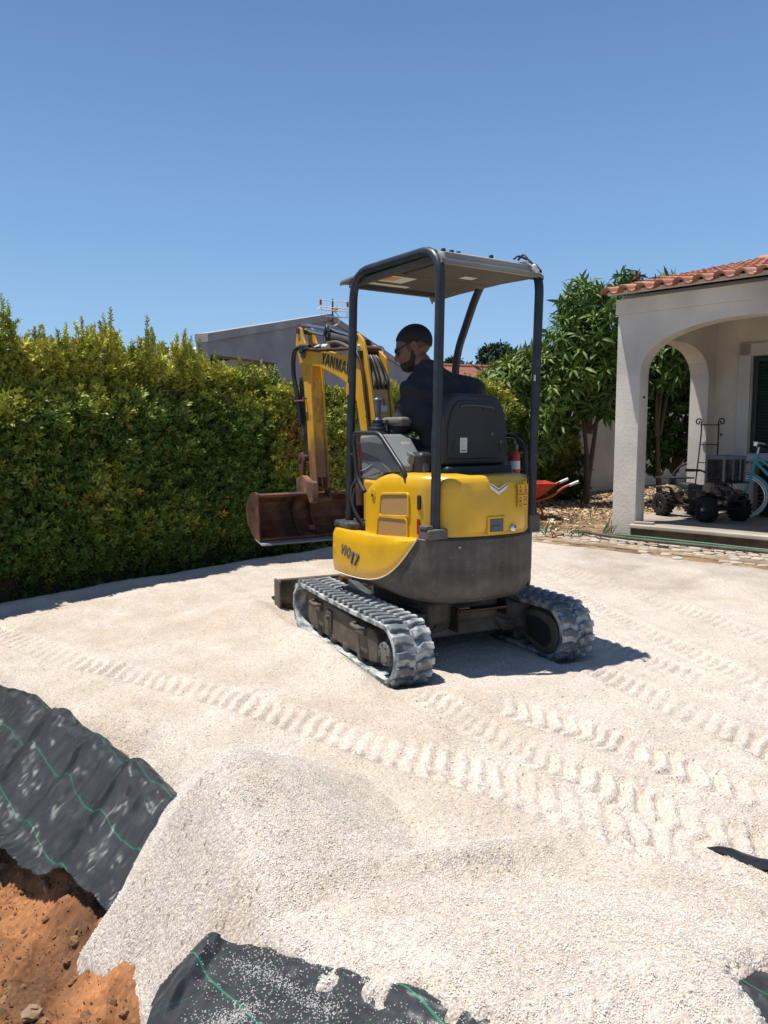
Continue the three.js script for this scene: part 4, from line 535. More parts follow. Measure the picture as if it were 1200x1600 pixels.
    const bow = up_('door_blister', [loft([[0, .775], [.016, .80], [.018, .90], [.014, 1.00], [0, 1.045]].map(([d, u]) => O(ex1.filter(p => p[0] > -.30 && p[0] < .19), d, false).map((q, i, A) => { const e = Math.min(i, A.length - 1 - i) / 5; const b = ex1.filter(p => p[0] > -.30 && p[0] < .19)[i], kk = Math.min(1, e); return U(mix(b[0], q[0], kk), u, mix(b[1], q[1], kk)); })), false, 1.2)], MT.yellow);
    const rearF = r => { let best = 9, f = 0; for (const p of ex1) if (Math.abs(p[0] - r) < best) { best = Math.abs(p[0] - r); f = p[1]; } return f - .02; };
    const flatR = (g, r, u) => { const e = .02, sl = (rearF(r + e) - rearF(r - e)) / (2 * e); return g.rotateY(Math.atan(sl)).translate(r, u, -rearF(r)); };
    part('badge', [flatR(mg([ext(shp([[-.062, .03], [0, -.005], [.062, .03], [.062, .012], [0, -.026], [-.062, .012]]), .008, .002), ext(shp([[-.05, .038], [0, .010], [.05, .038], [.05, .032], [0, .001], [-.05, .032]]), .007, .002)]), -.075, 1.005)], MT.chrome, door);
    part('latch_frame', [flatR(mg([box(.12, .10, .01, 0, 0, 0, .004)]), -.085, .812)], MT.yellow, door); part('latch', [flatR(mg([box(.092, .072, .008, 0, 0, .004, .003), box(.076, .022, .012, 0, -.012, .006, .003)]), -.085, .812)], MT.consoleDark, door); part('keyhole', [flatR(mg([lathe([[0, .010], [.010, .010], [.014, .006], [.019, .008], [.021, 0]], 16).rotateX(Math.PI / 2)]), .04, .788)], MT.chrome, door);
    const cv = document.createElement('canvas'); cv.width = cv.height = 128; const c = cv.getContext('2d'); c.fillStyle = '#d9a21c'; c.fillRect(0, 0, 128, 128); c.strokeStyle = c.fillStyle = '#2a2210'; c.lineWidth = 4;
    for (const x of [8, 70]) { c.beginPath(); c.moveTo(x, 56); c.lineTo(x + 25, 8); c.lineTo(x + 50, 56); c.closePath(); c.stroke(); c.fillRect(x + 20, 30, 10, 18); } c.beginPath(); c.arc(33, 92, 20, 0, 7); c.stroke(); c.fillRect(24, 86, 18, 12); c.strokeRect(78, 72, 36, 42); c.fillRect(88, 82, 16, 8); c.fillRect(14, 118, 40, 4);
    const ct = new THREE.CanvasTexture(cv); ct.colorSpace = THREE.SRGBColorSpace; const pl = new THREE.PlaneGeometry(.098, .13); const e1 = flatR(pl.clone(), .112, .965); const lb = part('warning_labels', e1, mat([1, 1, 1], .5, { map: ct }), door); lb.geometry.translate(0.004, 0, .004);
  }
  // canopy
  const cp = MT.tubeBlue;
  { const hoop = up_('canopy_hoop', [bent([[-.412, .75, .45], [-.385, 2.28, .452], [-.395, 2.29, -.42], [-.405, .755, -.47]].map(p => p), .0265, .17, 16)], cp);
    part('paint_strip', [new THREE.CylinderGeometry(.0275, .0275, .07, 16).translate(-.4035, 1.59, -.4525)], MT.boomYellow, hoop);
    const rhoop = up_('canopy_hoop', [bent([[.285, .755, .455], [.325, 2.212, .45], [.335, 2.297, .36], [.345, 2.287, -.05], [.365, 2.20, -.16], [.395, 1.86, -.39], [.41, 1.4, -.47], [.42, .72, -.50]], .0255, .10, 16)], cp);
    part('sticker', [box(.006, .035, .012, .281, 1.63, .47, .001)], MT.stickerW, rhoop);
    up_('post_bracket', [box(.13, .055, .10, -.425, .775, .455, .012), box(.05, .022, .07, -.47, .812, .45, .008)], MT.counter); up_('post_bracket', [box(.09, .11, .09, .295, .79, .44, .012)], MT.counter);
    // roof pan with turned down rear edge
    const prof = r0 => [[.60, 2.264], [.585, 2.28], [.30, 2.29], [-.10, 2.29], [-.36, 2.28], [-.445, 2.252], [-.468, 2.222], [-.47, 2.20]];
    const A = prof(), rg = []; for (const [r, dz] of [[-.392, -.006], [-.36, .004], [-.2, .010], [.1, .012], [.26, .008], [.31, -.01], [.338, -.06]]) rg.push(A.map(p => U(r, p[1] + dz * (p[1] > 2.227 ? 1 : .2), p[0]))); const inn = rg.map(r => r.map((v, i) => V3(v.x, v.y - (i < A.length - 3 ? .012 : .004), v.z - (i >= A.length - 4 ? .012 : 0)))).reverse();
    const roof = up_('canopy_roof', [loft([...rg, ...inn, rg[0]], false, .7), box(.66, .06, .02, -.035, 2.228, .452, .004)], MT.roofGrey);
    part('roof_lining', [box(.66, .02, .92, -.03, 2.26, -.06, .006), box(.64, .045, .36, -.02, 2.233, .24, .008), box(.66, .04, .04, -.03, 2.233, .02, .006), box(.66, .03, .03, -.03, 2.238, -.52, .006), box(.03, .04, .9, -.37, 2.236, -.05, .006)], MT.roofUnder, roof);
    const wl = part('warning_label', [box(.20, .002, .17, -.20, 2.248, -.25, .0005)], MT.stickerW, roof); part('label_print', [box(.09, .002, .10, -.24, 2.2465, -.24, .0005)], mat([.65, .28, .03], .5), roof); part('warning_label', [box(.30, .002, .05, -.14, 2.2475, -.42, .0005)], MT.stickerW, roof); part('warning_label', [box(.09, .002, .06, .02, 2.2085, .18, .0005)], MT.stickerW, roof);
    part('wire', [tube([U(.20, 2.29, -.40), U(.215, 2.317, -.43), U(.22, 2.287, -.462), U(.235, 2.257, -.485), U(.25, 2.222, -.49)], .006, 20, 6), tube([U(.17, 2.294, -.40), U(.20, 2.312, -.405), U(.27, 2.304, -.40)], .006, 14, 6)], MT.black, roof); part('lamp_socket', [rod(U(.235, 2.242, -.49), U(.262, 2.217, -.50), .014, .011), new THREE.SphereGeometry(.015, 10, 8).translate(.24, 2.244, .492)], MT.stickerW, roof);
    for (const [r, f] of [[-.30, -.36], [-.24, -.355], [-.19, -.35], [.02, -.38]]) part('bolt', [new THREE.CylinderGeometry(.012, .014, .012, 6).translate(r, 2.294, -f)], MT.black, roof);
  }
  { // seat
    const s = up_('seat', [ext(rshape([[-.215, 1.13], [-.215, 1.38, .12], [-.155, 1.545, .08], [.225, 1.54, .08], [.285, 1.38, .12], [.30, 1.13]], .04), .11, .02, 3).translate(0, 0, .135), box(.46, .12, .46, .04, 1.05, -.08, .04)], MT.seat);
    const z = .2455; part('back_shell_panel', [ext(rshape([[-.175, 1.165], [-.172, 1.38, .1], [-.12, 1.505, .06], [.19, 1.50, .06], [.245, 1.38, .1], [.255, 1.165]], .035), .016, .007, 3).translate(0, 0, z - .008)], MT.seat, s);
    part('handle_bar', [tube([[-.09, 1.462, z + .008], [-.08, 1.472, z + .012], [.03, 1.475, z + .014], [.14, 1.468, z + .012], [.155, 1.452, z + .008]], .0075, 20, 8)], mat([.055, .053, .05], .5), s); for (const [r, u] of [[.155, 1.31], [.222, 1.265], [.09, 1.45]]) part('rivet', [new THREE.CylinderGeometry(.009, .010, .006, 12).rotateX(Math.PI / 2).translate(r, u, z + .01)], r > .1 ? MT.padGrey : MT.black, s);
    for (const sg of [-1, 1]) part('rib', [rod([.04 + sg * .165, 1.27, z + .008], [.04 + sg * .185, 1.20, z + .008], .006)], MT.seat, s);
    const cv = document.createElement('canvas'); cv.width = 64; cv.height = 96; const c = cv.getContext('2d'); c.fillStyle = '#d8d5cc'; c.fillRect(0, 0, 64, 96); c.fillStyle = '#8c8a84'; for (let i = 0; i < 8; i++) c.fillRect(6, 8 + i * 8, 30 + (i * 17) % 22, 2); c.fillStyle = '#55534f'; for (let i = 0; i < 18; i++) c.fillRect(6 + i * 2.9, 76, 1 + i % 3 * .6, 13); const t = new THREE.CanvasTexture(cv); t.colorSpace = THREE.SRGBColorSpace;
    part('label', new THREE.PlaneGeometry(.052, .085).translate(-.062, 1.245, z + .0095), mat([1, 1, 1], .5, { map: t }), s);
    up_('seat_base', [box(.50, .12, .36, .05, 1.065, .10, .02), box(.10, .16, .22, -.25, 1.125, .05, .03)], MT.black); up_('seat_side_cover', [ext(rshape([[.06, 1.085], [.03, 1.19], [-.15, 1.195], [-.17, 1.085]], .025), .05, .012).rotateY(Math.PI / 2).translate(-.285, 0, 0)], mat([.13, .15, .155], .6, { map: T.concrete }));
    up_('recline_lever', [rod(U(-.29, 1.10, -.04), U(-.285, 1.195, -.075), .030, .034, 14)], MT.consoleGrey);
  }
  { // left console, joystick, grab bar
    const s = up_('control_console', [sideExt(rshape([[.335, 1.295], [.10, 1.31, .03], [-.085, 1.12, .02], [-.075, 1.085], [.06, 1.085, .02], [.14, 1.03], [.30, 1.03], [.325, 1.15]], .012), -.41, -.20, .014, 3)], MT.consoleGrey);
    part('stripe', [sideExt(shp([[.322, 1.205], [.315, 1.155], [.20, 1.125], [.06, 1.09], [-.02, 1.088], [.12, 1.165]]), -.4125, -.405, .001, 1)], MT.consoleDark, s); part('crease', [tube([U(-.4125, 1.255, .325), U(-.4125, 1.262, .22), U(-.4125, 1.252, .06)], .003, 16, 6), tube([U(-.4125, 1.085, .315), U(-.4125, 1.095, .26), U(-.4125, 1.13, .18)], .003, 16, 6)], mat([.30, .33, .34], .5), s);
    part('reflector', [box(.008, .055, .03, -.412, 1.19, -.318, .003)], MT.red, s);
    const j = up_('joystick', [lathe([[0, 1.415], [.018, 1.41], [.024, 1.40], [.03, 1.395], [.042, 1.392], [.030, 1.385], [.045, 1.37], [.036, 1.362], [.056, 1.345], [.046, 1.338], [.066, 1.318], [.060, 1.308], [.075, 1.295], [.075, 1.285], [0, 1.285]], 24).translate(-.33, 0, -.25)], MT.black); part('grip', [lathe([[0, 0], [.016, 0], [.018, .03], [.022, .06], [.020, .09], [.026, .11], [.026, .125], [0, .135]], 16).rotateX(-.12).rotateZ(-.06).translate(-.33, 1.40, -.25)], mat([.09, .095, .10], .35), j);
    up_('grab_bar', [bent([U(-.435, .96, .235), U(-.44, 1.04, .315), U(-.44, 1.315, .36), U(-.44, 1.315, .06), U(-.44, 1.10, -.20), U(-.43, 1.02, -.22)], .0145, .05, 12), rod(U(-.44, 1.18, .335), U(-.40, 1.18, .47), .012)], cp);
    up_('hydraulic_hose', [tube([U(-.42, .76, .33), U(-.43, .90, .40), U(-.40, 1.0, .42), U(-.34, 1.05, .36)], .010, 24, 8), tube([U(-.41, .74, .28), U(-.44, .86, .36), U(-.42, .97, .38)], .008, 24, 8)], MT.hose);
    up_('seat_console', [sideExt(rshape([[.13, 1.08], [.12, 1.265, .03], [.05, 1.27, .03], [-.06, 1.08]], .02), -.30, -.22, .012)], mat([.42, .42, .40], .6, { map: T.concrete }));
    up_('lever', [rod(U(-.315, 1.085, .055), U(-.315, 1.19, .035), .014, .016), rod(U(-.315, 1.19, .035), U(-.315, 1.225, .03), .016, .013)], MT.black);
    const mo = up_('control_monitor', [box(.10, .055, .24, -.22, 1.385, -.215, .024)], MT.padGrey); part('stalk', [box(.04, .12, .04, -.22, 1.31, -.28, .012)], MT.stickerW, mo);
    up_('control_console', [sideExt(rshape([[.25, .78], [.25, 1.22, .04], [-.08, 1.26, .05], [-.26, 1.06, .03], [-.26, .78]], .02), .24, .35, .014, 3)], MT.consoleGrey); up_('grab_bar', [bent([U(.31, 1.25, -.05), U(.325, 1.303, -.14), U(.335, 1.298, -.25), U(.345, 1.235, -.335), U(.345, 1.03, -.35)], .013, .035, 12)], cp);
  }
  // undercarriage
  for (const s of [-1, 1]) {
    const cf = [.80, -.46], cu = .14, ri = .135, ro = .165, n = 20, path = r => { const p = []; for (let i = 0; i <= n; i++) { const a = Math.PI / 2 + Math.PI * i / n; p.push([cf[1] + r * Math.cos(a), cu + r * Math.sin(a)]); } for (let i = 1; i < 6; i++) p.push([mix(cf[1], cf[0], i / 6), cu - r]); for (let i = 0; i <= n; i++) { const a = -Math.PI / 2 + Math.PI * i / n; p.push([cf[0] + r * Math.cos(a), cu + r * Math.sin(a)]); } for (let i = 1; i < 6; i++) p.push([mix(cf[0], cf[1], i / 6), cu + r - .010 * Math.sin(i / 6 * 3.14)]); return p; };
    const shape = shp(path(ro)); shape.holes.push(new THREE.Path(path(ri).map(p => new THREE.Vector2(...p)))); const x0 = s * .54 - .115;
    const tk = tr_('rubber_track', [sideExt(shape, x0, x0 + .23, .006, 2)], MT.rubber);
    const L1 = cf[0] - cf[1], C1 = Math.PI * ro, per = 2 * L1 + 2 * C1, N = 46, pos = q => { q = ((q % per) + per) % per; if (q < L1) return [cf[1] + q, cu + ro, 0]; q -= L1; if (q < C1) { const a = q / ro; return [cf[0] + ro * Math.sin(a), cu + ro * Math.cos(a), a]; } q -= C1; if (q < L1) return [cf[0] - q, cu - ro, Math.PI]; q -= L1; const a = q / ro; return [cf[1] - ro * Math.sin(a), cu - ro * Math.cos(a), Math.PI + a]; };
    const lug = sg => { const w = .0185, pts = [[0, -w], [.03, -w - .004], [.062, -w - .002], [.084, -w - .014], [.106, -w - .018], [.106, w - .016], [.086, w - .014], [.06, w + .004], [.028, w], [0, w - .002]].map(([a, b]) => [sg * (a - .112), b]); if (sg < 0) pts.reverse(); const g = ext(shp(pts), .024, .007, 2, 2); g.rotateX(-Math.PI / 2).translate(0, -.004, 0); return mg([g]); };
    const lugs = [lug(1), lug(-1)];
    for (let i = 0; i < N; i++) for (let k = 0; k < 2; k++) { const [f, u, a] = pos((i + k * .42) / N * per), m = part('lug', lugs[k], MT.rubber, tk); m.position.set(s * .54, u, -f); m.rotation.x = -a; }
    // frame between idler and sprocket
    const xo = s * .54, side = s < 0 ? -.095 : -.095; const fr = tr_('track_frame', [sideExt(rshape([[.74, .255, .05], [-.30, .225, .03], [-.345, .19], [-.345, .055, .03], [-.26, .035], [.66, .025, .03], [.745, .07, .03]], .02), xo - .085, xo + .085, .01, 2)], MT.brownFrame);
    for (const f of [.52, .30, .10, -.12]) part('roller', [lathe([[0, -.09], [.035, -.09], [.038, -.07], [.026, -.05], [.026, .05], [.038, .07], [.035, .09], [0, .09]], 16).rotateZ(Math.PI / 2).translate(xo, .028, -f)], MT.brownFrame, fr);
    part('sprocket', [lathe([[0, -.10], [.062, -.10], [.066, -.088], [.068, -.055], [.10, -.045], [.105, .045], [.06, .06], [.05, .09], [0, .09]], 28).rotateZ(s < 0 ? -Math.PI / 2 : Math.PI / 2).scale(1, 1, 1).translate(xo + (s < 0 ? -.002 : .002), .135, .455)], mat([.20, .19, .17], .8, { map: T.rubber }), fr);
    for (let k = 0; k < 7; k++) part('bolt', [new THREE.CylinderGeometry(.007, .007, .012, 6).rotateZ(Math.PI / 2).translate(xo + s * .103, .135 + .05 * Math.sin(k * .9), .455 + .05 * Math.cos(k * .9))], MT.blackDusty, fr);
    part('idler', [lathe([[0, -.05], [.10, -.05], [.125, -.03], [.125, .03], [.10, .05], [0, .05]], 28).rotateZ(Math.PI / 2).translate(xo, .14, -.79)], MT.brownFrame, fr);
    if (s < 0) for (const f of [.53, -.14]) part('tie_loop', [bent([[xo - .08, .225, -f - .055], [xo - .135, .222, -f - .05], [xo - .135, .218, -f + .06], [xo - .08, .215, -f + .065]], .011, .02, 10), box(.03, .05, .13, xo - .092, .195, -f, .01)], MT.brownFrame, fr);
    if (s < 0) part('grease_valve', [box(.02, .12, .08, xo - .09, .145, -.345, .008), rod([xo - .09, .165, -.335], [xo - .12, .165, -.335], .014)], MT.brownFrame, fr);
    if (s > 0) { const c = part('drive_motor_cover', [sideExt(rshape([[-.27, .235, .03], [-.40, .255, .06], [-.55, .22, .10], [-.585, .12, .09], [-.53, .01, .07], [-.40, .0, .05], [-.27, .055, .03]], .05), xo - .115, xo - .03, .012, 2)], MT.brownFrame, fr); part('cover_recess', [sideExt(rshape([[-.275, .205], [-.42, .215, .06], [-.52, .17, .06], [-.53, .10, .06], [-.47, .035, .04], [-.28, .085]], .02), xo - .1185, xo - .11, .002, 1)], MT.black, fr); }
  }
  tr_('crossbeam', [box(.98, .16, .30, .02, .185, .06, .02), box(.90, .10, .34, 0, .20, -.34, .02), box(.5, .14, .8, 0, .26, -.16, .03)], MT.brownFrame);
  tr_('swing_bearing', [lathe([[0, .30], [.30, .30], [.31, .31], [.31, .36], [.29, .40], [0, .40]], 40).translate(0, 0, -.05)], MT.blackDusty);
  { const b = tr_('rear_plate', [box(.34, .012, .20, .09, .275, .22, .003), box(.012, .14, .24, -.09, .225, .20, .003), box(.012, .10, .20, .26, .275, .21, .003)], mat([.17, .14, .10], .7, { map: T.rust })); part('edge_flange', [box(.34, .006, .012, .09, .282, .322, .001), box(.07, .012, .02, -.055, .3, .32, .003)], MT.limeDust, b); }
  for (let k = 0; k < 5; k++) tr_('hydraulic_hose', [tube([[.16 + k * .02, .285, .10], [.20 + k * .012, .22 - k * .006, .17 + k * .01], [.30, .165 - k * .012 + (k % 2) * .012, .215 + (k % 2) * .02], [.40, .17 - k * .01, .20], [.47, .18, .15]], .0135, 28, 8)], MT.hoseDusty);
  for (let k = 0; k < 4; k++) tr_('hydraulic_hose', [tube([[-.02 - k * .035, .30, .10], [-.06 - k * .025, .22 + k * .005, .20], [-.13 - k * .02, .16, .21], [-.24, .14 - k * .01, .12]], .0135, 24, 8)], MT.hoseDusty);
  { // dozer blade
    const prof = [[1.33, .225], [1.30, .10], [1.34, .0], [1.37, 0], [1.335, .10], [1.36, .232]]; const b = tr_('dozer_blade', [sideExt(shp(prof), -.64, .64, .003, 1), box(1.28, .018, .05, 0, .226, -1.325, .005), box(1.28, .03, .04, 0, .02, -1.33, .005)], MT.brownFrame);
    part('end_plate', [sideExt(rshape([[1.39, .235], [1.26, .232], [1.265, .01], [1.39, 0]], .015), -.655, -.64, .003)], MT.brownFrame, b); part('end_plate', [sideExt(rshape([[1.39, .235], [1.26, .232], [1.265, .01], [1.39, 0]], .015), .64, .655, .003)], MT.brownFrame, b);
    for (const s of [-1, 1]) part('push_arm', [sideExt(rshape([[1.31, .20], [.95, .29, .05], [.55, .23], [.55, .14], [.95, .19, .05], [1.31, .06]], .02), s * .24 - .03, s * .24 + .03, .006)], mat([.11, .13, .145], .7, { map: T.dusty }), b);
    part('lift_cylinder', [rod(U(0, .30, .55), U(0, .20, 1.0), .04), rod(U(0, .20, 1.0), U(0, .14, 1.28), .02)], MT.steel, b); part('pin_boss', [rod(U(-.31, .275, .93), U(-.17, .275, .93), .035), new THREE.SphereGeometry(.04, 12, 8).translate(-.12, .27, -.80)], MT.limeDust, b);
  }
  // boom, arm, bucket
  { const bp = [[.62, .72], [.60, 1.0], [.645, 1.319], [.72, 1.623], [.775, 1.84], [.822, 1.955, .04], [.90, 2.012, .04], [.945, 1.985, .03], [.975, 1.87, .03], [1.145, 1.883], [1.485, 1.93], [1.655, 1.972], [1.755, 1.972, .04], [1.755, 1.885, .04], [1.66, 1.845], [1.457, 1.816], [1.146, 1.716], [1.014, 1.653], [.912, 1.545], [.855, 1.32], [.82, 1.0], [.80, .72]];
    const inner = [[.66, .72], [.655, 1.0], [.70, 1.319], [.765, 1.623], [.82, 1.80], [.98, 1.855], [1.145, 1.872], [1.485, 1.912], [1.64, 1.945], [1.66, 1.855], [1.457, 1.826], [1.146, 1.728], [1.02, 1.668], [.922, 1.545], [.86, 1.32], [.82, 1.0], [.80, .72]];
    const b = up_('boom', [sideExt(rshape(bp, .02), -.085, -.066, .004, 2), sideExt(rshape(bp.map(p => p[0] > .8 && p[0] < .96 && p[1] > 1.9 ? [p[0] + .03, p[1] - .07, .04] : p), .02), .066, .085, .004, 2), sideExt(rshape(inner, .01), -.0655, .0655, .003, 1)], MT.boomYellow);
    const cpl = part('cover_plate', [ext(rshape([[-.062, -.16], [.062, -.16], [.062, .16], [-.062, .16]], .008), .012, .003).rotateX(-.21).translate(0, 1.46, -.712)], mat([.66, .46, .22], .6, { map: T.paint }), b); part('sticker', [box(.07, .045, .002, .0, .02, .0135, .0005).rotateX(-.21).translate(0, 1.46, -.712)], MT.stickerW, b); for (const x of [-.018, .018]) part('sticker_mark', [box(.012, .05, .002, x, .065, .0137, .0005).rotateX(-.21).translate(0, 1.46, -.712)], mat([.16, .10, .05], .6), b);
    part('lettering', [onLeft(mg([txt('YANMAR', .082).scale(.92, 1, 1)]), -.0862, 1.838, 1.42, -.265)], MT.black, b);
    part('warning_label', [onLeft(mg([new THREE.BoxGeometry(.05, .19, .002)]), -.0855, 1.50, .775, .10)], mat([.70, .47, .02], .5), b); for (let k = 0; k < 4; k++) part('label_mark', [onLeft(mg([new THREE.BoxGeometry(.034, .02, .0015)]), -.087, 1.57 - k * .045, .788 - k * .006, .25)], MT.black, b);
    for (const s of [-1, 1]) { part('pin', [rod([s * .084, 1.895, -.885], [s * .105, 1.895, -.885], .035, .033, 18)], MT.chrome, b); if (s < 0) part('pin', [rod([s * .084, 1.972, -.905], [s * .088, 1.972, -.905], .022, .022, 16)], MT.black, b); part('pin', [rod([s * .084, 1.93, -1.70], [s * .104, 1.93, -1.70], .034, .032, 16)], MT.steel, b); }
    part('pin', [rod(U(-.10, 1.895, .885), U(.115, 1.895, .885), .028)], MT.rustDark, b);
    part('steel_pipe', [tube([U(-.10, 1.24, .70), U(-.105, 1.55, .755), U(-.105, 1.75, .80), U(-.105, 1.865, .865), U(-.105, 1.90, .95), U(-.10, 1.915, 1.15), U(-.10, 1.945, 1.50), U(-.10, 1.96, 1.62)], .0125, 50, 8)], MT.pipe, b); part('pipe_clamp', [box(.03, .05, .05, -.095, 1.855, -.845, .006)], MT.black, b); part('pipe_clamp', [box(.03, .04, .05, -.095, 1.945, -1.46, .006)], MT.black, b);
    for (let k = 0; k < 4; k++) part('hydraulic_hose', [tube([U(-.055 + k * .037, 1.615, .735), U(-.05 + k * .035, 1.66, .725), U(-.045 + k * .035, 1.73, .765), U(-.03 + k * .025, 1.83, .83), U(-.02 + k * .02, 1.89, .93)], .0125, 26, 8)], k % 2 ? MT.hose : MT.hoseDusty, b);
    for (let k = 0; k < 3; k++) part('hydraulic_hose', [tube([U(-.05 + k * .05, 1.895, 1.0), U(-.06 + k * .05, 1.955 + k * .012, 1.15), U(-.045 + k * .05, 1.985, 1.32), U(-.06 + k * .05, 1.965, 1.48), U(-.06 + k * .05, 1.955, 1.56)], .015, 30, 8)], k == 1 ? MT.limeDust : MT.hoseDusty, b); part('hose_fitting', [rod(U(-.07, 1.955, 1.34), U(-.07, 1.962, 1.42), .02, .02, 6), rod(U(-.06, 1.97, 1.47), U(-.06, 1.965, 1.55), .018, .018, 6)], MT.stickerW, b);
    const ac = up_('arm_cylinder', [rod(U(0, 1.928, .91), U(0, 2.042, 1.41), .040, .040, 20), rod(U(0, 2.038, 1.39), U(0, 2.047, 1.43), .046, .046, 20)], MT.blackDusty); part('rod', [rod(U(0, 2.042, 1.41), U(0, 2.135, 1.84), .020, .020, 16)], MT.chrome, ac); part('oil_pipe', [rod(U(-.02, 1.985, .98), U(-.02, 2.09, 1.40), .010), rod(U(-.02, 2.09, 1.40), U(-.01, 2.170, 1.80), .0105)], MT.chrome, ac); part('hose_loop', [tube([U(-.03, 2.02, 1.36), U(-.05, 2.085, 1.385), U(-.04, 2.115, 1.41), U(-.05, 2.05, 1.43), U(-.06, 1.98, 1.40)], .013, 24, 8)], MT.hose, ac); part('rod_eye', [rod(U(-.04, 2.148, 1.865), U(.04, 2.148, 1.865), .035)], MT.rustDark, ac);
    const bc = up_('boom_cylinder', [rod(U(0, .80, .98), U(0, 1.30, 1.0), .042, .042, 18)], MT.rustDark); part('rod', [rod(U(0, 1.30, 1.0), U(0, 1.60, 1.01), .022)], MT.steel, bc); part('rod_eye', [rod(U(-.07, 1.61, 1.01), U(.07, 1.61, 1.01), .036)], MT.chrome, bc);
    up_('swing_post', [box(.20, .40, .22, 0, .80, -.70, .03), rod(U(0, .55, .70), U(0, 1.0, .70), .09)], MT.boomYellow);
    // arm
    const ap = [[1.90, 2.03], [1.865, 2.155, .03], [1.805, 2.155, .03], [1.755, 2.03, .05], [1.66, 1.975, .04], [1.62, 1.88, .05], [1.645, 1.75], [1.60, 1.30], [1.555, .90, .02], [1.615, .855, .03], [1.665, .90, .02], [1.72, 1.40], [1.765, 1.72], [1.82, 1.85]];
    const arm = up_('arm', [sideExt(rshape(ap, .02), -.06, -.044, .003, 2), sideExt(rshape(ap, .02), .044, .06, .003, 2), sideExt(rshape([[1.82, 1.98], [1.70, 1.96], [1.66, 1.75], [1.615, 1.30], [1.575, .97], [1.66, .97], [1.71, 1.40], [1.752, 1.72], [1.81, 1.86]], .01), -.0435, .0435, .002, 1)], MT.armYellow);
    for (const u of [2.125]) part('pin', [rod(U(-.075, u, 1.84), U(.075, u, 1.84), .024)], MT.steel, arm);
    part('hydraulic_hose', [tube([U(-.09, 1.975, 1.60), U(-.105, 1.985, 1.72), U(-.10, 1.95, 1.84), U(-.09, 1.80, 1.88), U(-.08, 1.62, 1.835), U(-.075, 1.50, 1.815), U(-.07, 1.38, 1.80)], .0185, 40, 10)], MT.hose, arm); part('hose_clamp', [rod(U(-.09, 1.57, 1.70), U(-.09, 1.57, 1.86), .008), rod(U(-.09, 1.59, 1.72), U(-.06, 1.59, 1.72), .008)], MT.limeDust, arm); part('hose_fitting', [box(.04, .06, .06, -.10, 1.965, -1.70, .008), rod(U(-.10, 1.965, 1.66), U(-.10, 1.96, 1.58), .016)], MT.black, arm);
    const bk = up_('bucket_cylinder', [rod(U(-.01, 1.76, 1.865), U(-.01, 1.28, 1.815), .036, .036, 18), rod(U(-.01, 1.30, 1.817), U(-.01, 1.26, 1.813), .042)], MT.blackDusty); part('rod', [rod(U(-.01, 1.26, 1.813), U(-.01, 1.09, 1.795), .02)], MT.steel, bk);
    up_('bucket_link', [...[-.07, .07].map(r => sideExt(rshape([[1.83, 1.14, .03], [1.78, 1.17, .03], [1.74, 1.10], [1.745, .98], [1.70, .90, .02], [1.75, .88, .02], [1.80, .97], [1.815, 1.06]], .02), r - .012, r + .012, .004)), rod(U(-.09, 1.12, 1.795), U(.09, 1.12, 1.795), .022), rod(U(-.09, .92, 1.73), U(.09, .92, 1.73), .022)], MT.rustDark);
    up_('quick_hitch', [sideExt(rshape([[1.83, .955, .02], [1.72, .985, .02], [1.62, .94], [1.55, .945, .02], [1.53, .86], [1.545, .775, .02], [1.60, .765, .02], [1.64, .83], [1.74, .84], [1.82, .80, .02]], .02), -.105, -.055, .008)], MT.limeDust); up_('hitch_plate', [sideExt(rshape([[1.70, .93, .02], [1.62, .94], [1.58, .90, .02], [1.56, .80, .02], [1.60, .775, .02], [1.66, .82]], .02), .062, .082, .004), rod(U(-.06, .80, 1.60), U(.09, .80, 1.60), .024)], MT.rust);
    // grading bucket
    const shell = [[1.655, .838], [1.72, .852], [1.80, .832], [1.86, .775], [1.882, .70], [1.86, .62], [1.80, .555], [1.72, .515], [1.64, .498]], th = .014, outer = shell, inn = shell.map(([f, u], i) => { const a = shell[Math.max(0, i - 1)], b2 = shell[Math.min(shell.length - 1, i + 1)], l = Math.hypot(b2[0] - a[0], b2[1] - a[1]); return [f + (b2[1] - a[1]) / l * th, u - (b2[0] - a[0]) / l * th]; }).reverse();
    const bu = up_('grading_bucket', [sideExt(shp([...outer, ...inn]), -.50, .50, .002, 1), rod(U(-.50, .838, 1.66), U(.50, .838, 1.66), .013, .013, 10)], MT.rust, 'wide rusty brown bucket');
    for (const s of [-1, 1]) part('end_plate', [sideExt(rshape([[1.66, .853], [1.72, .868, .03], [1.81, .846, .04], [1.878, .78, .04], [1.90, .70, .05], [1.872, .61, .04], [1.80, .535, .04], [1.70, .492, .02], [1.63, .49], [1.645, .56]], .012), s * .506 - .007, s * .506 + .007, .003)], MT.rustDark, bu);
    part('weld_mark', [onLeft(mg([box(.008, .05, .004, 0, 0, 0, .001), box(.008, .05, .004, .02, -.01, 0, .001), box(.024, .006, .004, .01, -.005, 0, .001)]), -.516, .70, 1.80, .3)], MT.limeDust, bu);
    part('cutting_edge', [sideExt(shp([[1.72, .508], [1.60, .474], [1.595, .462], [1.72, .494]]), -.515, .515, .003, 1)], MT.lipSteel, bu);
    for (const r of [-.135, .02]) part('inner_rib', [sideExt(shp([[1.66, .826], [1.72, .838], [1.79, .82], [1.845, .77], [1.868, .70], [1.848, .63], [1.79, .568], [1.715, .53], [1.66, .512], [1.70, .545], [1.765, .59], [1.81, .65], [1.82, .70], [1.80, .755], [1.75, .795], [1.70, .805]]), r - .006, r + .006, .002, 1)], MT.rust, bu);
    part('wear_scrape', [sideExt(rshape([[1.70, .545], [1.735, .58], [1.72, .585], [1.69, .55]], .005), -.05, .0, .003)], MT.limeDust, bu);
  }
}
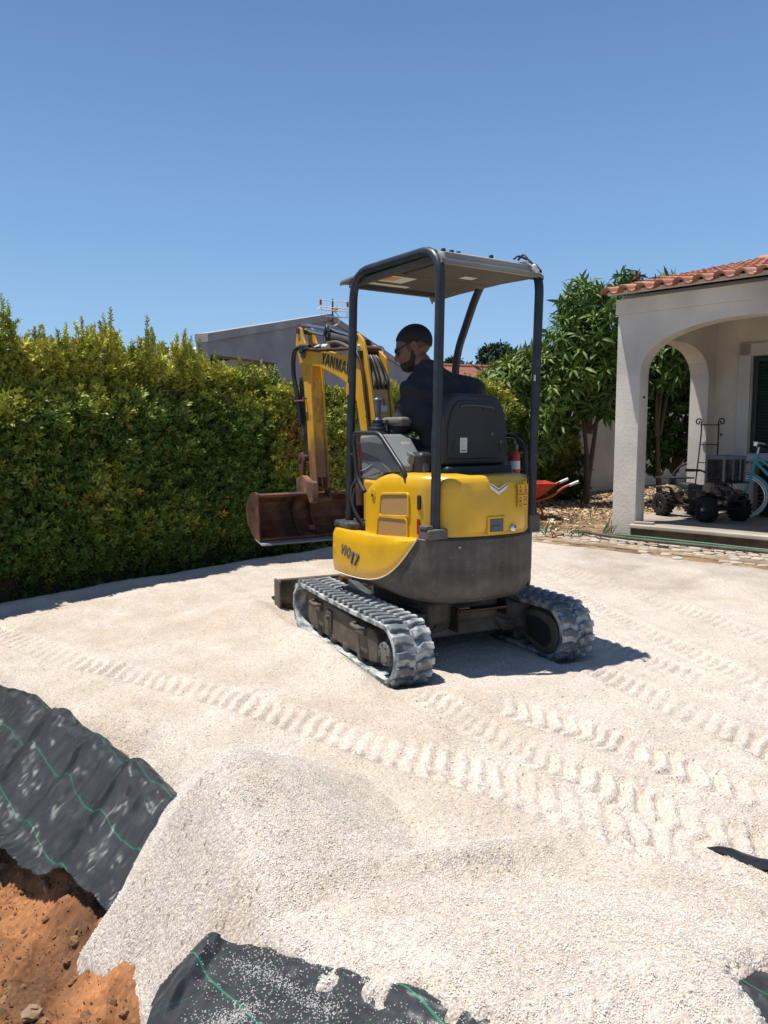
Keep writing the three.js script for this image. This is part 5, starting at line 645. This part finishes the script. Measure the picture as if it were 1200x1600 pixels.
{ // fire extinguisher beside the seat
  const e = thing('fire_extinguisher', 'small red fire extinguisher with white label beside the excavator seat', 'extinguisher', EC); const m = (n, g, k) => { const o = part(n, g, k, e); o.rotation.y = YU; return o; };
  m('bottle', [lathe([[0, 0], [.030, 0], [.032, .01], [.032, .10], [.026, .12], [.012, .13], [.012, .14], [0, .14]], 18).translate(.375, 1.075, .215)], MT.red); m('label', [new THREE.CylinderGeometry(.0325, .0325, .05, 18).translate(.375, 1.12, .215)], MT.stickerW); m('valve', [box(.025, .03, .04, .375, 1.232, .215, .006), rod([.375, 1.24, .215], [.35, 1.27, .235], .006)], MT.consoleDark);
}
// ---------- driver ----------
function nets(sdf, lo, hi, h) { // naive surface nets on a signed distance field
  const n = lo.map((v, i) => Math.ceil((hi[i] - v) / h) + 1), [nx, ny, nz] = n, F = new Float32Array(nx * ny * nz), id = (i, j, k) => i + nx * (j + ny * k);
  for (let k = 0; k < nz; k++) for (let j = 0; j < ny; j++) for (let i = 0; i < nx; i++) F[id(i, j, k)] = sdf(lo[0] + i * h, lo[1] + j * h, lo[2] + k * h);
  const V = new Int32Array(nx * ny * nz).fill(-1), pos = [], idx = [];
  for (let k = 0; k < nz - 1; k++) for (let j = 0; j < ny - 1; j++) for (let i = 0; i < nx - 1; i++) {
    let c = 0, x = 0, y = 0, z = 0; const g = []; for (let q = 0; q < 8; q++) g.push(F[id(i + (q & 1), j + (q >> 1 & 1), k + (q >> 2))]);
    for (let q = 0; q < 8; q++) for (const b of [1, 2, 4]) if (!(q & b) && (g[q] < 0) !== (g[q | b] < 0)) { const t = g[q] / (g[q] - g[q | b]); x += (q & 1) + (b === 1 ? t : 0); y += (q >> 1 & 1) + (b === 2 ? t : 0); z += (q >> 2) + (b === 4 ? t : 0); c++; }
    if (c) { V[id(i, j, k)] = pos.length / 3; pos.push(lo[0] + (i + x / c) * h, lo[1] + (j + y / c) * h, lo[2] + (k + z / c) * h); }
  }
  const quad = (a, b, c, d, f) => { if (a < 0 || b < 0 || c < 0 || d < 0) return; f ? idx.push(a, b, c, a, c, d) : idx.push(a, c, b, a, d, c); };
  for (let k = 1; k < nz - 1; k++) for (let j = 1; j < ny - 1; j++) for (let i = 1; i < nx - 1; i++) { const f = F[id(i, j, k)] < 0;
    if (f !== F[id(i + 1, j, k)] < 0) quad(V[id(i, j - 1, k - 1)], V[id(i, j, k - 1)], V[id(i, j, k)], V[id(i, j - 1, k)], f);
    if (f !== F[id(i, j + 1, k)] < 0) quad(V[id(i - 1, j, k - 1)], V[id(i - 1, j, k)], V[id(i, j, k)], V[id(i, j, k - 1)], f);
    if (f !== F[id(i, j, k + 1)] < 0) quad(V[id(i - 1, j - 1, k)], V[id(i, j - 1, k)], V[id(i, j, k)], V[id(i - 1, j, k)], f); }
  const g = new THREE.BufferGeometry(); g.setAttribute('position', new THREE.Float32BufferAttribute(pos, 3)); g.setIndex(idx); g.computeVertexNormals(); return g;
}
{
  const smin = (a, b, k) => { const h = Math.max(k - Math.abs(a - b), 0) / k; return Math.min(a, b) - h * h * k * .25; };
  const cap = (A, B, ra, rb) => { const a = [A[0], A[1], -A[2]], b = [B[0], B[1], -B[2]], d = [b[0] - a[0], b[1] - a[1], b[2] - a[2]], l2 = d[0] * d[0] + d[1] * d[1] + d[2] * d[2]; return (x, y, z) => { const px = x - a[0], py = y - a[1], pz = z - a[2], t = clamp((px * d[0] + py * d[1] + pz * d[2]) / l2), ex = px - d[0] * t, ey = py - d[1] * t, ez = pz - d[2] * t; return Math.sqrt(ex * ex + ey * ey + ez * ez) - mix(ra, rb, t); }; };
  const all = (fs, k) => (x, y, z) => { let d = 9; for (const f of fs) d = smin(d, f(x, y, z), k); return d; };
  // joints as right, up, forward
  const J = { pel: [.05, 1.12, -.02], ch: [.035, 1.40, .06], nb: [.005, 1.635, .12], ls: [-.125, 1.575, .14], rs: [.215, 1.575, .03], le: [-.195, 1.345, .225], lw: [-.075, 1.27, .40], re: [.295, 1.335, .11], rw: [.26, 1.275, .36], lh: [-.05, 1.13, .02], rh: [.15, 1.13, .0], lk: [-.10, 1.225, .43], rk: [.17, 1.215, .43], la: [-.12, .84, .52], ra: [.17, .84, .52] };
  const torso = [cap(J.pel, J.ch, .125, .135), cap([-.03, 1.12, -.01], [.13, 1.12, -.02], .11, .11), cap([-.035, 1.49, .10], [.12, 1.49, .03], .105, .105), cap([-.045, 1.40, .09], [.12, 1.40, .03], .11, .11), cap([-.01, 1.26, .02], [.10, 1.26, .01], .115, .115), cap(J.ls, [.02, 1.60, .11], .068, .085), cap(J.rs, [.03, 1.60, .08], .068, .085), cap([.01, 1.56, .07], J.nb, .10, .062)];
  const arms = [cap(J.ls, J.le, .062, .046), cap(J.le, J.lw, .046, .032), cap(J.rs, J.re, .062, .046), cap(J.re, J.rw, .046, .032)];
  const legs = [cap(J.lh, J.lk, .095, .066), cap(J.lk, J.la, .062, .045), cap(J.rh, J.rk, .095, .066), cap(J.rk, J.ra, .062, .045)];
  const neck = [cap(J.nb, [-.065, 1.765, .185], .062, .060)];
  // head: own axes, turned to the left and bowed
  const hc = V3(-.092, 1.842, -.212), fd = V3(-.74, -.36, -.57).normalize(), rt = V3().crossVectors(fd, V3(.10, 1, .02)).normalize(), upv = V3().crossVectors(rt, fd).normalize(); // fd face, rt his right
  const el = (c, r) => (x, y, z) => { const a = (x - c[0]) / r[0], b = (y - c[1]) / r[1], d = (z - c[2]) / r[2], k = Math.hypot(a, b, d); return (k - 1) * Math.min(...r) * (k > .2 ? 1 : 1); };
  const sc = (A, B, ra, rb) => cap([A[0], A[1], -A[2]], [B[0], B[1], -B[2]], ra, rb);
  const skull = [el([0, .030, -.018], [.076, .092, .098]), el([0, -.012, .028], [.062, .078, .064]), el([0, -.070, .045], [.045, .044, .050]), el([0, -.092, .068], [.024, .019, .022])];
  const face = [sc([0, .012, .088], [0, -.028, .110], .011, .014), sc([-.012, -.032, .098], [.012, -.032, .098], .010, .010), sc([-.016, -.058, .090], [.016, -.058, .090], .0085, .0085), sc([-.014, -.070, .088], [.014, -.070, .088], .009, .009), sc([-.038, .024, .078], [.038, .024, .078], .010, .010), el([-.036, -.02, .066], [.022, .018, .02]), el([.036, -.02, .066], [.022, .018, .02])];
  const ears = [-1, 1].map(s => { const a = el([s * .077, -.004, -.012], [.011, .031, .020]), b = el([s * .088, -.002, -.008], [.008, .018, .011]); return (x, y, z) => Math.max(a(x, y, z), -b(x, y, z)); });
  const sk = all(skull, .035), headL = (x, y, z) => smin(smin(sk(x, y, z), all(face, .012)(x, y, z), .014), all(ears, .004)(x, y, z), .006);
  const HM = new THREE.Matrix4().makeBasis(rt.clone().negate(), upv, fd).scale(V3(1.1, 1.1, 1.1)).setPosition(hc), toW = g => { g.applyMatrix4(HM); return g; };
  const headG = toW(nets(headL, [-.105, -.13, -.13], [.105, .14, .14], .0042));
  const p = thing('person', 'driver in black long sleeved top and dark glasses seated in the excavator looking down left', 'person', EC); const P = (n, g, m) => { const o = part(n, g, m, p); o.rotation.y = YU; return o; };
  const bodyF = all([...torso, ...arms, ...legs, ...neck], .045), lo = [-.36, .74, -.66], hi = [.42, 1.80, .20];
  // hands: palm, four bent fingers and a thumb, curled over knee and lever
  const hand = (w, dir, side, s) => { const d = V3(dir[0], dir[1], dir[2]).normalize(), sd = V3(...side).normalize(), nn = V3().crossVectors(d, sd), at = (a, b, c) => { const v = V3(...w).addScaledVector(d, a).addScaledVector(sd, b * s).addScaledVector(nn, c * s); return [v.x, v.y, v.z]; }; const fs = [cap(at(0, 0, 0), at(.045, -.012, 0), .030, .026), cap(at(.02, .012, 0), at(.075, .02, 0), .024, .020), cap(at(.02, -.012, 0), at(.075, -.02, 0), .022, .018)], F = [cap(at(.01, .025, .005), at(.045, .052, .018), .014, .012), cap(at(.045, .052, .018), at(.072, .050, .036), .011, .009)];
    [[.028, .088, 1.0], [.0095, .092, 1.1], [-.0095, .088, 1.03], [-.028, .08, .85]].forEach(([o, b, l]) => { const a1 = at(b, o, 0), a2 = at(b + .036 * l, o * 1.05, .016), a3 = at(b + .048 * l, o * 1.05, .042), a4 = at(b + .036 * l, o, .058); F.push(cap(a1, a2, .0098, .0092), cap(a2, a3, .0092, .0085), cap(a3, a4, .0085, .0075)); }); const A = all(fs, .02), B = all(F, .004); return (x, y, z) => smin(A(x, y, z), B(x, y, z), .008); };
  const hl = hand(J.lw, [-.1, -.25, .95], [.95, .15, .1], 1), hr = hand(J.rw, [-.2, -.12, .95], [-.95, .1, -.2], -1);
  const hb = (J_) => [[J_[0] - .13, J_[1] - .14, -J_[2] - .19], [J_[0] + .15, J_[1] + .10, -J_[2] + .06]];
  const handG = [nets(hl, ...hb(J.lw), .004), nets(hr, ...hb(J.rw), .004)];
  P('body', [nets(bodyF, lo, hi, .012), headG, ...handG], MT.skin);
  const wr = (x, y, z, f, a) => f * (fbm(x * 14 + y * 6, y * 22 + z * 9, 3) - .5) + f * .8 * Math.sin((y * 60 + x * 25 + a) + 4 * fbm(x * 8, y * 8, 2)) * .35;
  const shirtF0 = all([...torso, ...arms, cap(J.nb, [-.042, 1.705, .155], .068, .067), cap(J.ls, [-.02, 1.65, .13], .06, .07)], .045); P('shirt', nets((x, y, z) => Math.max(shirtF0(x, y, z) - .012 + wr(x, y, z, .020, 0), 1.10 - y), [-.36, 1.06, -.62], [.42, 1.76, .20], .0095), MT.shirt);
  const legF = all(legs.concat([cap([-.03, 1.12, -.01], [.13, 1.12, -.02], .11, .11)]), .05); P('trousers', nets((x, y, z) => Math.max(legF(x, y, z) - .016 + wr(x, y, z, .018, 3), y - 1.24 - .12 * sst(-.1, -.35, z)), [-.34, .76, -.66], [.36, 1.36, .20], .0115), MT.trouser);
  for (const [f, b] of [[hl, hb(J.lw)], [hr, hb(J.rw)]]) P('glove', nets((x, y, z) => f(x, y, z) - .003, ...b, .004), MT.shirt);
  for (const a of [J.la, J.ra]) P('shoe', [nets(all([cap([a[0], .79, a[2] - .03], [a[0], .77, a[2] + .12], .045, .04), cap([a[0], .84, a[2] - .01], [a[0], .79, a[2]], .05, .05)], .03), [a[0] - .1, .70, -a[2] - .22], [a[0] + .1, .92, -a[2] + .12], .008)], MT.black);
  // cropped hair fading at the sides, beard along the jaw
  const hairL = (x, y, z) => { const line = .014 + .050 * sst(.0, .085, z) - .05 * sst(-.03, -.11, z); return Math.max(sk(x, y, z) - .0045, line - y, z - .080 + .25 * Math.max(0, .075 - y) ); };
  P('hair', toW(nets(hairL, [-.10, -.08, -.13], [.10, .14, .12], .0045)), MT.hair);
  const fadeL = (x, y, z) => Math.max(sk(x, y, z) - .0015, Math.abs(y - .002) - .030, z - .035, -.10 - z + .0); P('hair_fade', toW(nets(fadeL, [-.10, -.08, -.13], [.10, .10, .12], .0045)), mat([.07, .036, .024], .7));
  const beardL = (x, y, z) => { const h = smin(sk(x, y, z), all(face, .012)(x, y, z), .014); return Math.max(h - .002, y + .066 - .058 * sst(.05, .0, z), .004 - z, -(Math.hypot(x / .024, (y + .064) / .011, (z - .10) / .03) - 1) * .01, Math.abs(x) < .018 && y > -.05 ? 1 : -1); };
  P('beard', toW(nets(beardL, [-.10, -.13, -.06], [.10, .05, .14], .0042)), MT.hair);
  const gl = P('sunglasses', toW(mg([...[-1, 1].map(s => xf(new THREE.SphereGeometry(.027, 18, 12).scale(1, .72, .30), s * .032, .008, .096, 0, s * .28, 0)), rod([-.012, .014, .105], [.012, .014, .105], .0035), ...[-1, 1].map(s => tube([[s * .058, .014, .088], [s * .074, .016, .04], [s * .082, .020, -.012], [s * .082, .006, -.035]], .0035, 16, 8))])), mat([.006, .006, .007], .12));
  for (const s of [-1, 1]) part('eye', toW(new THREE.SphereGeometry(.011, 12, 8).translate(s * .031, .006, .078)), MT.white, gl.parent).rotation.y = YU;
}
// ---------- things in the yard and porch ----------
{ // wheelbarrow seen from behind its handles
  const t = thing('wheelbarrow', 'red steel wheelbarrow standing behind the excavator beside the leaf litter', 'wheelbarrow', [1.95, .10, -10.75], 0); const red = mat([.52, .045, .018], .45, { map: T.paint }), A = [[-.42, .30, .16], [.20, .30, .16]], ring = (x0, x1, w, y) => [V3(x0, y, w), V3(x1, y, w), V3(x1, y, -w), V3(x0, y, -w)];
  const R_ = [ring(-.30, .06, .14, .24), ring(-.40, .20, .23, .36), ring(-.56, .38, .31, .53)].map(r => { const o = []; r.forEach((p, i) => { const q = r[(i + 1) % 4]; for (let k = 0; k < 5; k++) o.push(p.clone().lerp(q, k / 5)); }); return o; }), inn = R_.map(r => r.map(p => V3(p.x * .985 - .003, p.y + .008, p.z * .97))).reverse();
  const bot = R_[0].map(p => V3(-.12, .24, 0)), bot2 = inn[2].map(() => V3(-.12, .248, 0)); part('tray', [loft([bot, ...R_, ...inn, bot2], true, .5), tube([...R_[2]].filter((p, i) => i % 5 === 0), .012, 60, 8, true, .02)], red, t);
  for (const s of [-1, 1]) { const hd = part('handle', [tube([[-.72, .20, s * .07], [-.1, .235, s * .16], [.30, .34, s * .25], [.50, .48, s * .29], [.66, .55, s * .30]], .017, 40, 10)], red, t); part('grip', [rod([.58, .515, s * .298], [.70, .565, s * .30], .021)], MT.stickerW, hd); part('leg', [tube([[.18, .27, s * .2], [.23, .12, s * .24], [.24, .0, s * .25], [.15, .0, s * .25]], .015, 20, 8)], red, t); }
  const w = part('wheel', [new THREE.TorusGeometry(.15, .045, 12, 28).translate(-.74, .195, 0)], MT.tyre, t); part('rim', [lathe([[0, -.03], [.11, -.03], [.12, 0], [.11, .03], [0, .03]], 20).rotateX(Math.PI / 2).translate(-.74, .195, 0)], MT.stickerW, w);
}
{ // child's quad bike on the terrace
  const t = thing('quad_bike', 'small camouflage patterned quad bike parked under the porch arch', 'quad bike', [3.93, .27, -9.52], Math.atan2(.30, .955)); // forward is local +z
  const cam = tex(256, .4, (u, v) => { const f = fbm(u * 5, v * 5, 4, 5, 44), g = fbm(u * 6 + .5, v * 6, 4, 6, 49); return f > .56 ? [.17, .16, .15] : g > .57 ? [.42, .37, .30] : [.62, .58, .50]; }), cm = mat([.95, .93, .90], .5, { map: cam });
  for (const [x, z] of [[-.235, .40], [.235, .40], [-.235, -.40], [.235, -.40]]) {
    const w = part('wheel', [lathe([[.07, -.06], [.115, -.068], [.142, -.055], [.15, 0], [.142, .055], [.115, .068], [.07, .06]], 32).rotateZ(Math.PI / 2).translate(x, .15, z)], MT.tyre, t), kb = box(.05, .02, .022, 0, .149, 0, .004); for (let k = 0; k < 18; k++) for (const s of [-1, 1]) { const m = part('tread_block', kb, MT.tyre, w); m.position.set(x + s * .034, .15, z); m.rotation.x = (k + (s > 0 ? .5 : 0)) / 18 * 6.283; }
    part('rim', [lathe([[0, -.045], [.03, -.05], [.04, -.02], [.068, -.035], [.078, -.055], [.082, 0], [.078, .055], [.068, .035], [.04, .02], [.03, .05], [0, .045]], 24).rotateZ(Math.PI / 2).translate(x, .15, z)], mat([.05, .05, .05], .4, { metalness: .3 }), w); part('hub', [rod([x - Math.sign(x) * -.04, .15, z], [x + Math.sign(x) * .062, .15, z], .018)], MT.chrome, w);
  }
  part('frame', [rod([-.2, .15, .4], [.2, .15, .4], .018), rod([-.2, .15, -.4], [.2, .15, -.4], .02), tube([[-.08, .2, .48], [-.1, .16, .2], [-.1, .16, -.2], [-.07, .24, -.45]], .016, 20, 8), tube([[.08, .2, .48], [.1, .16, .2], [.1, .16, -.2], [.07, .24, -.45]], .016, 20, 8), box(.14, .16, .26, 0, .23, .0, .03), box(.5, .012, .24, 0, .15, .02, .004), rod([-.1, .30, .30], [-.17, .16, .40], .014), rod([.1, .30, .30], [.17, .16, .40], .014)], MT.black, t);
  part('seat', [sideExt(rshape([[-.36, .40, .03], [-.30, .43, .03], [-.05, .40, .05], [.12, .42, .03], [.10, .33], [-.34, .34]], .02), -.085, .085, .02).rotateY(Math.PI)], mat([.03, .028, .03], .6), t);
  for (const s of [-1, 1]) { const fe = k => sideExt(rshape(k, .03), 0, .13, .012).rotateY(Math.PI); part('front_fender', [(fe([[.18, .30], [.24, .37, .05], [.42, .385, .06], [.58, .33, .04], [.55, .31], [.42, .35], [.28, .34], [.20, .27]])).translate(s > 0 ? .22 : -.09, 0, 0)], cm, t); part('rear_fender', [(fe([[-.18, .31], [-.24, .37, .05], [-.42, .39, .06], [-.60, .36, .04], [-.57, .335], [-.42, .355], [-.28, .345], [-.2, .28]])).translate(s > 0 ? .215 : -.085, 0, 0)], cm, t); }
  part('body_shell', [(sideExt(rshape([[.10, .36], [.16, .45, .04], [.34, .46, .05], [.56, .36, .05], [.58, .26, .03], [.40, .24], [.10, .25]], .03), -.09, .09, .03).rotateY(Math.PI))], cm, t); part('side_cover', [(sideExt(rshape([[-.30, .34], [.10, .36], [.12, .24], [-.10, .22], [-.28, .26]], .03), -.10, .10, .015).rotateY(Math.PI))], cm, t);
  part('handlebar', [tube([[-.26, .60, .10], [-.14, .60, .14], [-.05, .56, .2], [.05, .56, .2], [.14, .60, .14], [.26, .60, .10]], .012, 30, 8), rod([0, .40, .30], [0, .58, .2], .018)], MT.black, t); for (const s of [-1, 1]) part('grip', [rod([s * .20, .60, .118], [s * .30, .602, .085], .018), rod([s * .17, .59, .17], [s * .27, .60, .14], .006)], MT.black, t);
  const rack = (z0, z1, y) => [bent([[-.18, y, z0], [-.18, y, z1], [.18, y, z1], [.18, y, z0]], .010, .04, 8), ...[-.08, 0, .08].map(x => rod([x, y, z0], [x, y, z1], .007)), rod([-.18, y, z0], [.18, y, z0], .010), rod([-.12, y - .08, mix(z0, z1, .3)], [-.12, y, mix(z0, z1, .3)], .008), rod([.12, y - .08, mix(z0, z1, .3)], [.12, y, mix(z0, z1, .3)], .008)];
  part('rear_rack', rack(-.34, -.66, .475), MT.black, t); part('front_rack', rack(.30, .62, .475), MT.black, t); part('bumper', [bent([[-.13, .20, .60], [-.13, .34, .66], [.13, .34, .66], [.13, .20, .60]], .012, .04, 8), rod([-.13, .26, .63], [.13, .26, .63], .01)], MT.black, t); part('exhaust', [rod([.09, .22, -.45], [.09, .26, -.2], .03)], mat([.20, .11, .07], .5, { metalness: .5 }), t);
  // crate carried on the front rack
  const c = thing('plastic_crate', 'black lattice sided plastic crate with grey rim on the front of the quad bike', 'crate', [4.03, .757, -9.06], Math.atan2(.30, .955)), cw = .31, ch = .30, cd = .29, gr = mat([.13, .14, .155], .5), bl = mat([.012, .012, .014], .5);
  part('rim', [box(cw, .045, .02, 0, ch - .02, cd / 2, .005), box(cw, .045, .02, 0, ch - .02, -cd / 2, .005), box(.02, .045, cd, cw / 2, ch - .02, 0, .005), box(.02, .045, cd, -cw / 2, ch - .02, 0, .005)], gr, c); part('base', [box(cw - .02, .02, cd - .02, 0, .012, 0, .005)], bl, c);
  for (const [x, z] of [[-1, -1], [1, -1], [-1, 1], [1, 1]]) part('corner_post', [box(.028, ch - .02, .028, x * (cw / 2 - .012), ch / 2 - .01, z * (cd / 2 - .012), .006)], gr, c);
  const wallOf = (w, f) => { const L = []; for (let x = -w / 2 - ch; x < w / 2; x += .032) for (const s of [1, -1]) { let x0 = x, x1 = x + ch - .05, y0 = .01, y1 = ch - .04; if (s < 0) { x0 = -x; x1 = -x - ch + .05; } const cl = v => clamp(v, -w / 2, w / 2), tt = (X) => (X - x0) / (x1 - x0); const a = cl(x0), b = cl(x1); if (Math.abs(a - b) < .02) continue; L.push(rod([a, mix(y0, y1, tt(a)), 0], [b, mix(y0, y1, tt(b)), 0], .0045, .0045, 5)); } return f(mg(L)); };
  part('lattice', wallOf(cw - .03, g => g.translate(0, 0, cd / 2)), bl, c); part('lattice', wallOf(cw - .03, g => g.translate(0, 0, -cd / 2)), bl, c); part('lattice', wallOf(cd - .03, g => g.rotateY(Math.PI / 2).translate(cw / 2, 0, 0)), bl, c); part('lattice', wallOf(cd - .03, g => g.rotateY(Math.PI / 2).translate(-cw / 2, 0, 0)), bl, c);
  for (const x of [-.03, .07]) part('strut', [box(.016, ch - .03, .016, x, ch / 2, cd / 2 + .004, .003)], gr, c);
}
{ // turquoise bicycle, partly out of view at the right
  const p = HP(.97, .27, 1.47), t = thing('bicycle', 'turquoise bicycle with white rimmed wheels parked behind the quad bike', 'bicycle', [p.x, p.y, p.z], -.42), tq = mat([.035, .36, .42], .35, { physical: true, clearcoat: .5, clearcoatRoughness: .2 }); // front wheel at the origin, frame to local +x
  const WR = .27, W = (x) => { const w = part('wheel', [new THREE.TorusGeometry(WR - .018, .018, 10, 48).translate(x, WR, 0)], mat([.62, .58, .50], .6), t); part('rim', [new THREE.TorusGeometry(WR - .042, .010, 8, 48).translate(x, WR, 0)], MT.chrome, w); const sp = []; for (let k = 0; k < 24; k++) { const a = k / 24 * 6.283; sp.push(rod([x, WR, (k % 2 - .5) * .04], [x + (WR - .04) * Math.cos(a), WR + (WR - .04) * Math.sin(a), 0], .0013, .0013, 4)); } part('spokes', sp, MT.chrome, w); part('hub', [rod([x, WR, -.04], [x, WR, .04], .016)], MT.chrome, w); part('spoke_reflector', [box(.05, .025, .01, x + .08, WR - .12, .01, .004)], mat([.6, .16, .03], .4), w); }; W(0); W(.92);
  part('fork', [tube([[0, WR, .045], [.06, WR + .22, .04], [.10, .66, .0]], .013, 20, 8), tube([[0, WR, -.045], [.06, WR + .22, -.04], [.10, .66, .0]], .013, 20, 8), rod([.08, .60, 0], [.125, .80, 0], .02)], tq, t); part('frame', [tube([[.11, .70, 0], [.30, .50, 0], [.50, .32, 0], [.58, .28, 0]], .02, 24, 10), tube([[.12, .76, 0], [.32, .60, 0], [.50, .42, 0], [.62, .36, 0]], .017, 24, 10), rod([.58, .26, 0], [.68, .66, 0], .017), rod([.58, .26, .03], [.92, WR, .05], .011), rod([.58, .26, -.03], [.92, WR, -.05], .011), rod([.655, .56, .02], [.92, WR, .05], .009), rod([.655, .56, -.02], [.92, WR, -.05], .009)], tq, t);
  part('stem', [rod([.125, .80, 0], [.14, .88, 0], .014)], MT.chrome, t); part('handlebar', [tube([[.24, .90, .28], [.14, .93, .22], [.12, .885, .05], [.12, .885, -.05], [.14, .93, -.22], [.24, .90, -.28]], .011, 30, 8), box(.06, .06, .05, .10, .92, .08, .01)], MT.chrome, t); for (const s of [-1, 1]) part('grip', [rod([.20, .912, s * .26], [.30, .885, s * .30], .017), rod([.12, .90, s * .2], [.20, .86, s * .26], .006)], MT.black, t); part('saddle', [new THREE.SphereGeometry(.1, 16, 10).scale(1.3, .45, .9).translate(.71, .76, 0), rod([.68, .66, 0], [.695, .74, 0], .013)], MT.black, t); part('mudguard', [(() => { const g = new THREE.TorusGeometry(WR + .012, .02, 8, 30, 2.0).scale(1, 1, 1.1); return g.rotateZ(.35).translate(0, WR, 0); })()], tq, t);
  part('crank', [rod([.58, .27, -.06], [.58, .27, .06], .02), lathe([[0, -.004], [.08, -.004], [.085, 0], [.08, .004], [0, .004]], 28).rotateX(Math.PI / 2).translate(.58, .27, .05), rod([.58, .27, .06], [.66, .16, .06], .008), box(.09, .02, .05, .67, .15, .09, .004)], MT.steel, t);
}
{ // wrought iron stand and table
  const p = HP(.32, .27, 1.95), t = thing('iron_stand', 'black wrought iron rail stand with scrolled tops behind the quad bike', 'stand', [p.x, p.y, p.z], -Math.PI / 4 + .0), scroll = (x, s) => { const L = []; for (let k = 0; k <= 30; k++) { const a = k / 30 * 4.4 * Math.PI / 2, r = .048 * (1 - k / 44); L.push([x + s * (-.0 + .040) - s * r * Math.cos(a) * .9, 1.20 + r * Math.sin(a) * 1.05, 0]); } return L; };
  for (const s of [-1, 1]) part('upright', [tube([[s * .13, 0, .16], [s * .128, .5, .06], [s * .115, 1.0, 0], ...scroll(s * .115, s)], .0095, 90, 7)], MT.iron, t); for (const [y, z] of [[1.16, 0], [.90, .015], [.66, .035], [.36, .09]]) part('rung', [rod([-.13, y, z], [.13, y, z], .0075)], MT.iron, t);
  const q = HP(1.55, .27, 2.0), tb = thing('table', 'wooden topped table with dark cover under the shuttered window at the right edge', 'table', [q.x, q.y, q.z], -Math.PI / 4); part('tabletop', [box(1.25, .035, .44, 0, .675, 0, .008)], MT.wood, tb); part('cover', [box(1.15, .63, .36, .0, .33, 0, .03)], mat([.012, .011, .011], .9), tb); for (const [x, z] of [[-.56, .16], [.56, .16], [-.56, -.16], [.56, -.16]]) part('leg', [box(.05, .66, .05, x, .33, z * 1.0 + Math.sign(z) * .03, .006)], MT.wood, tb);
}
renderer.render(scene, camera);
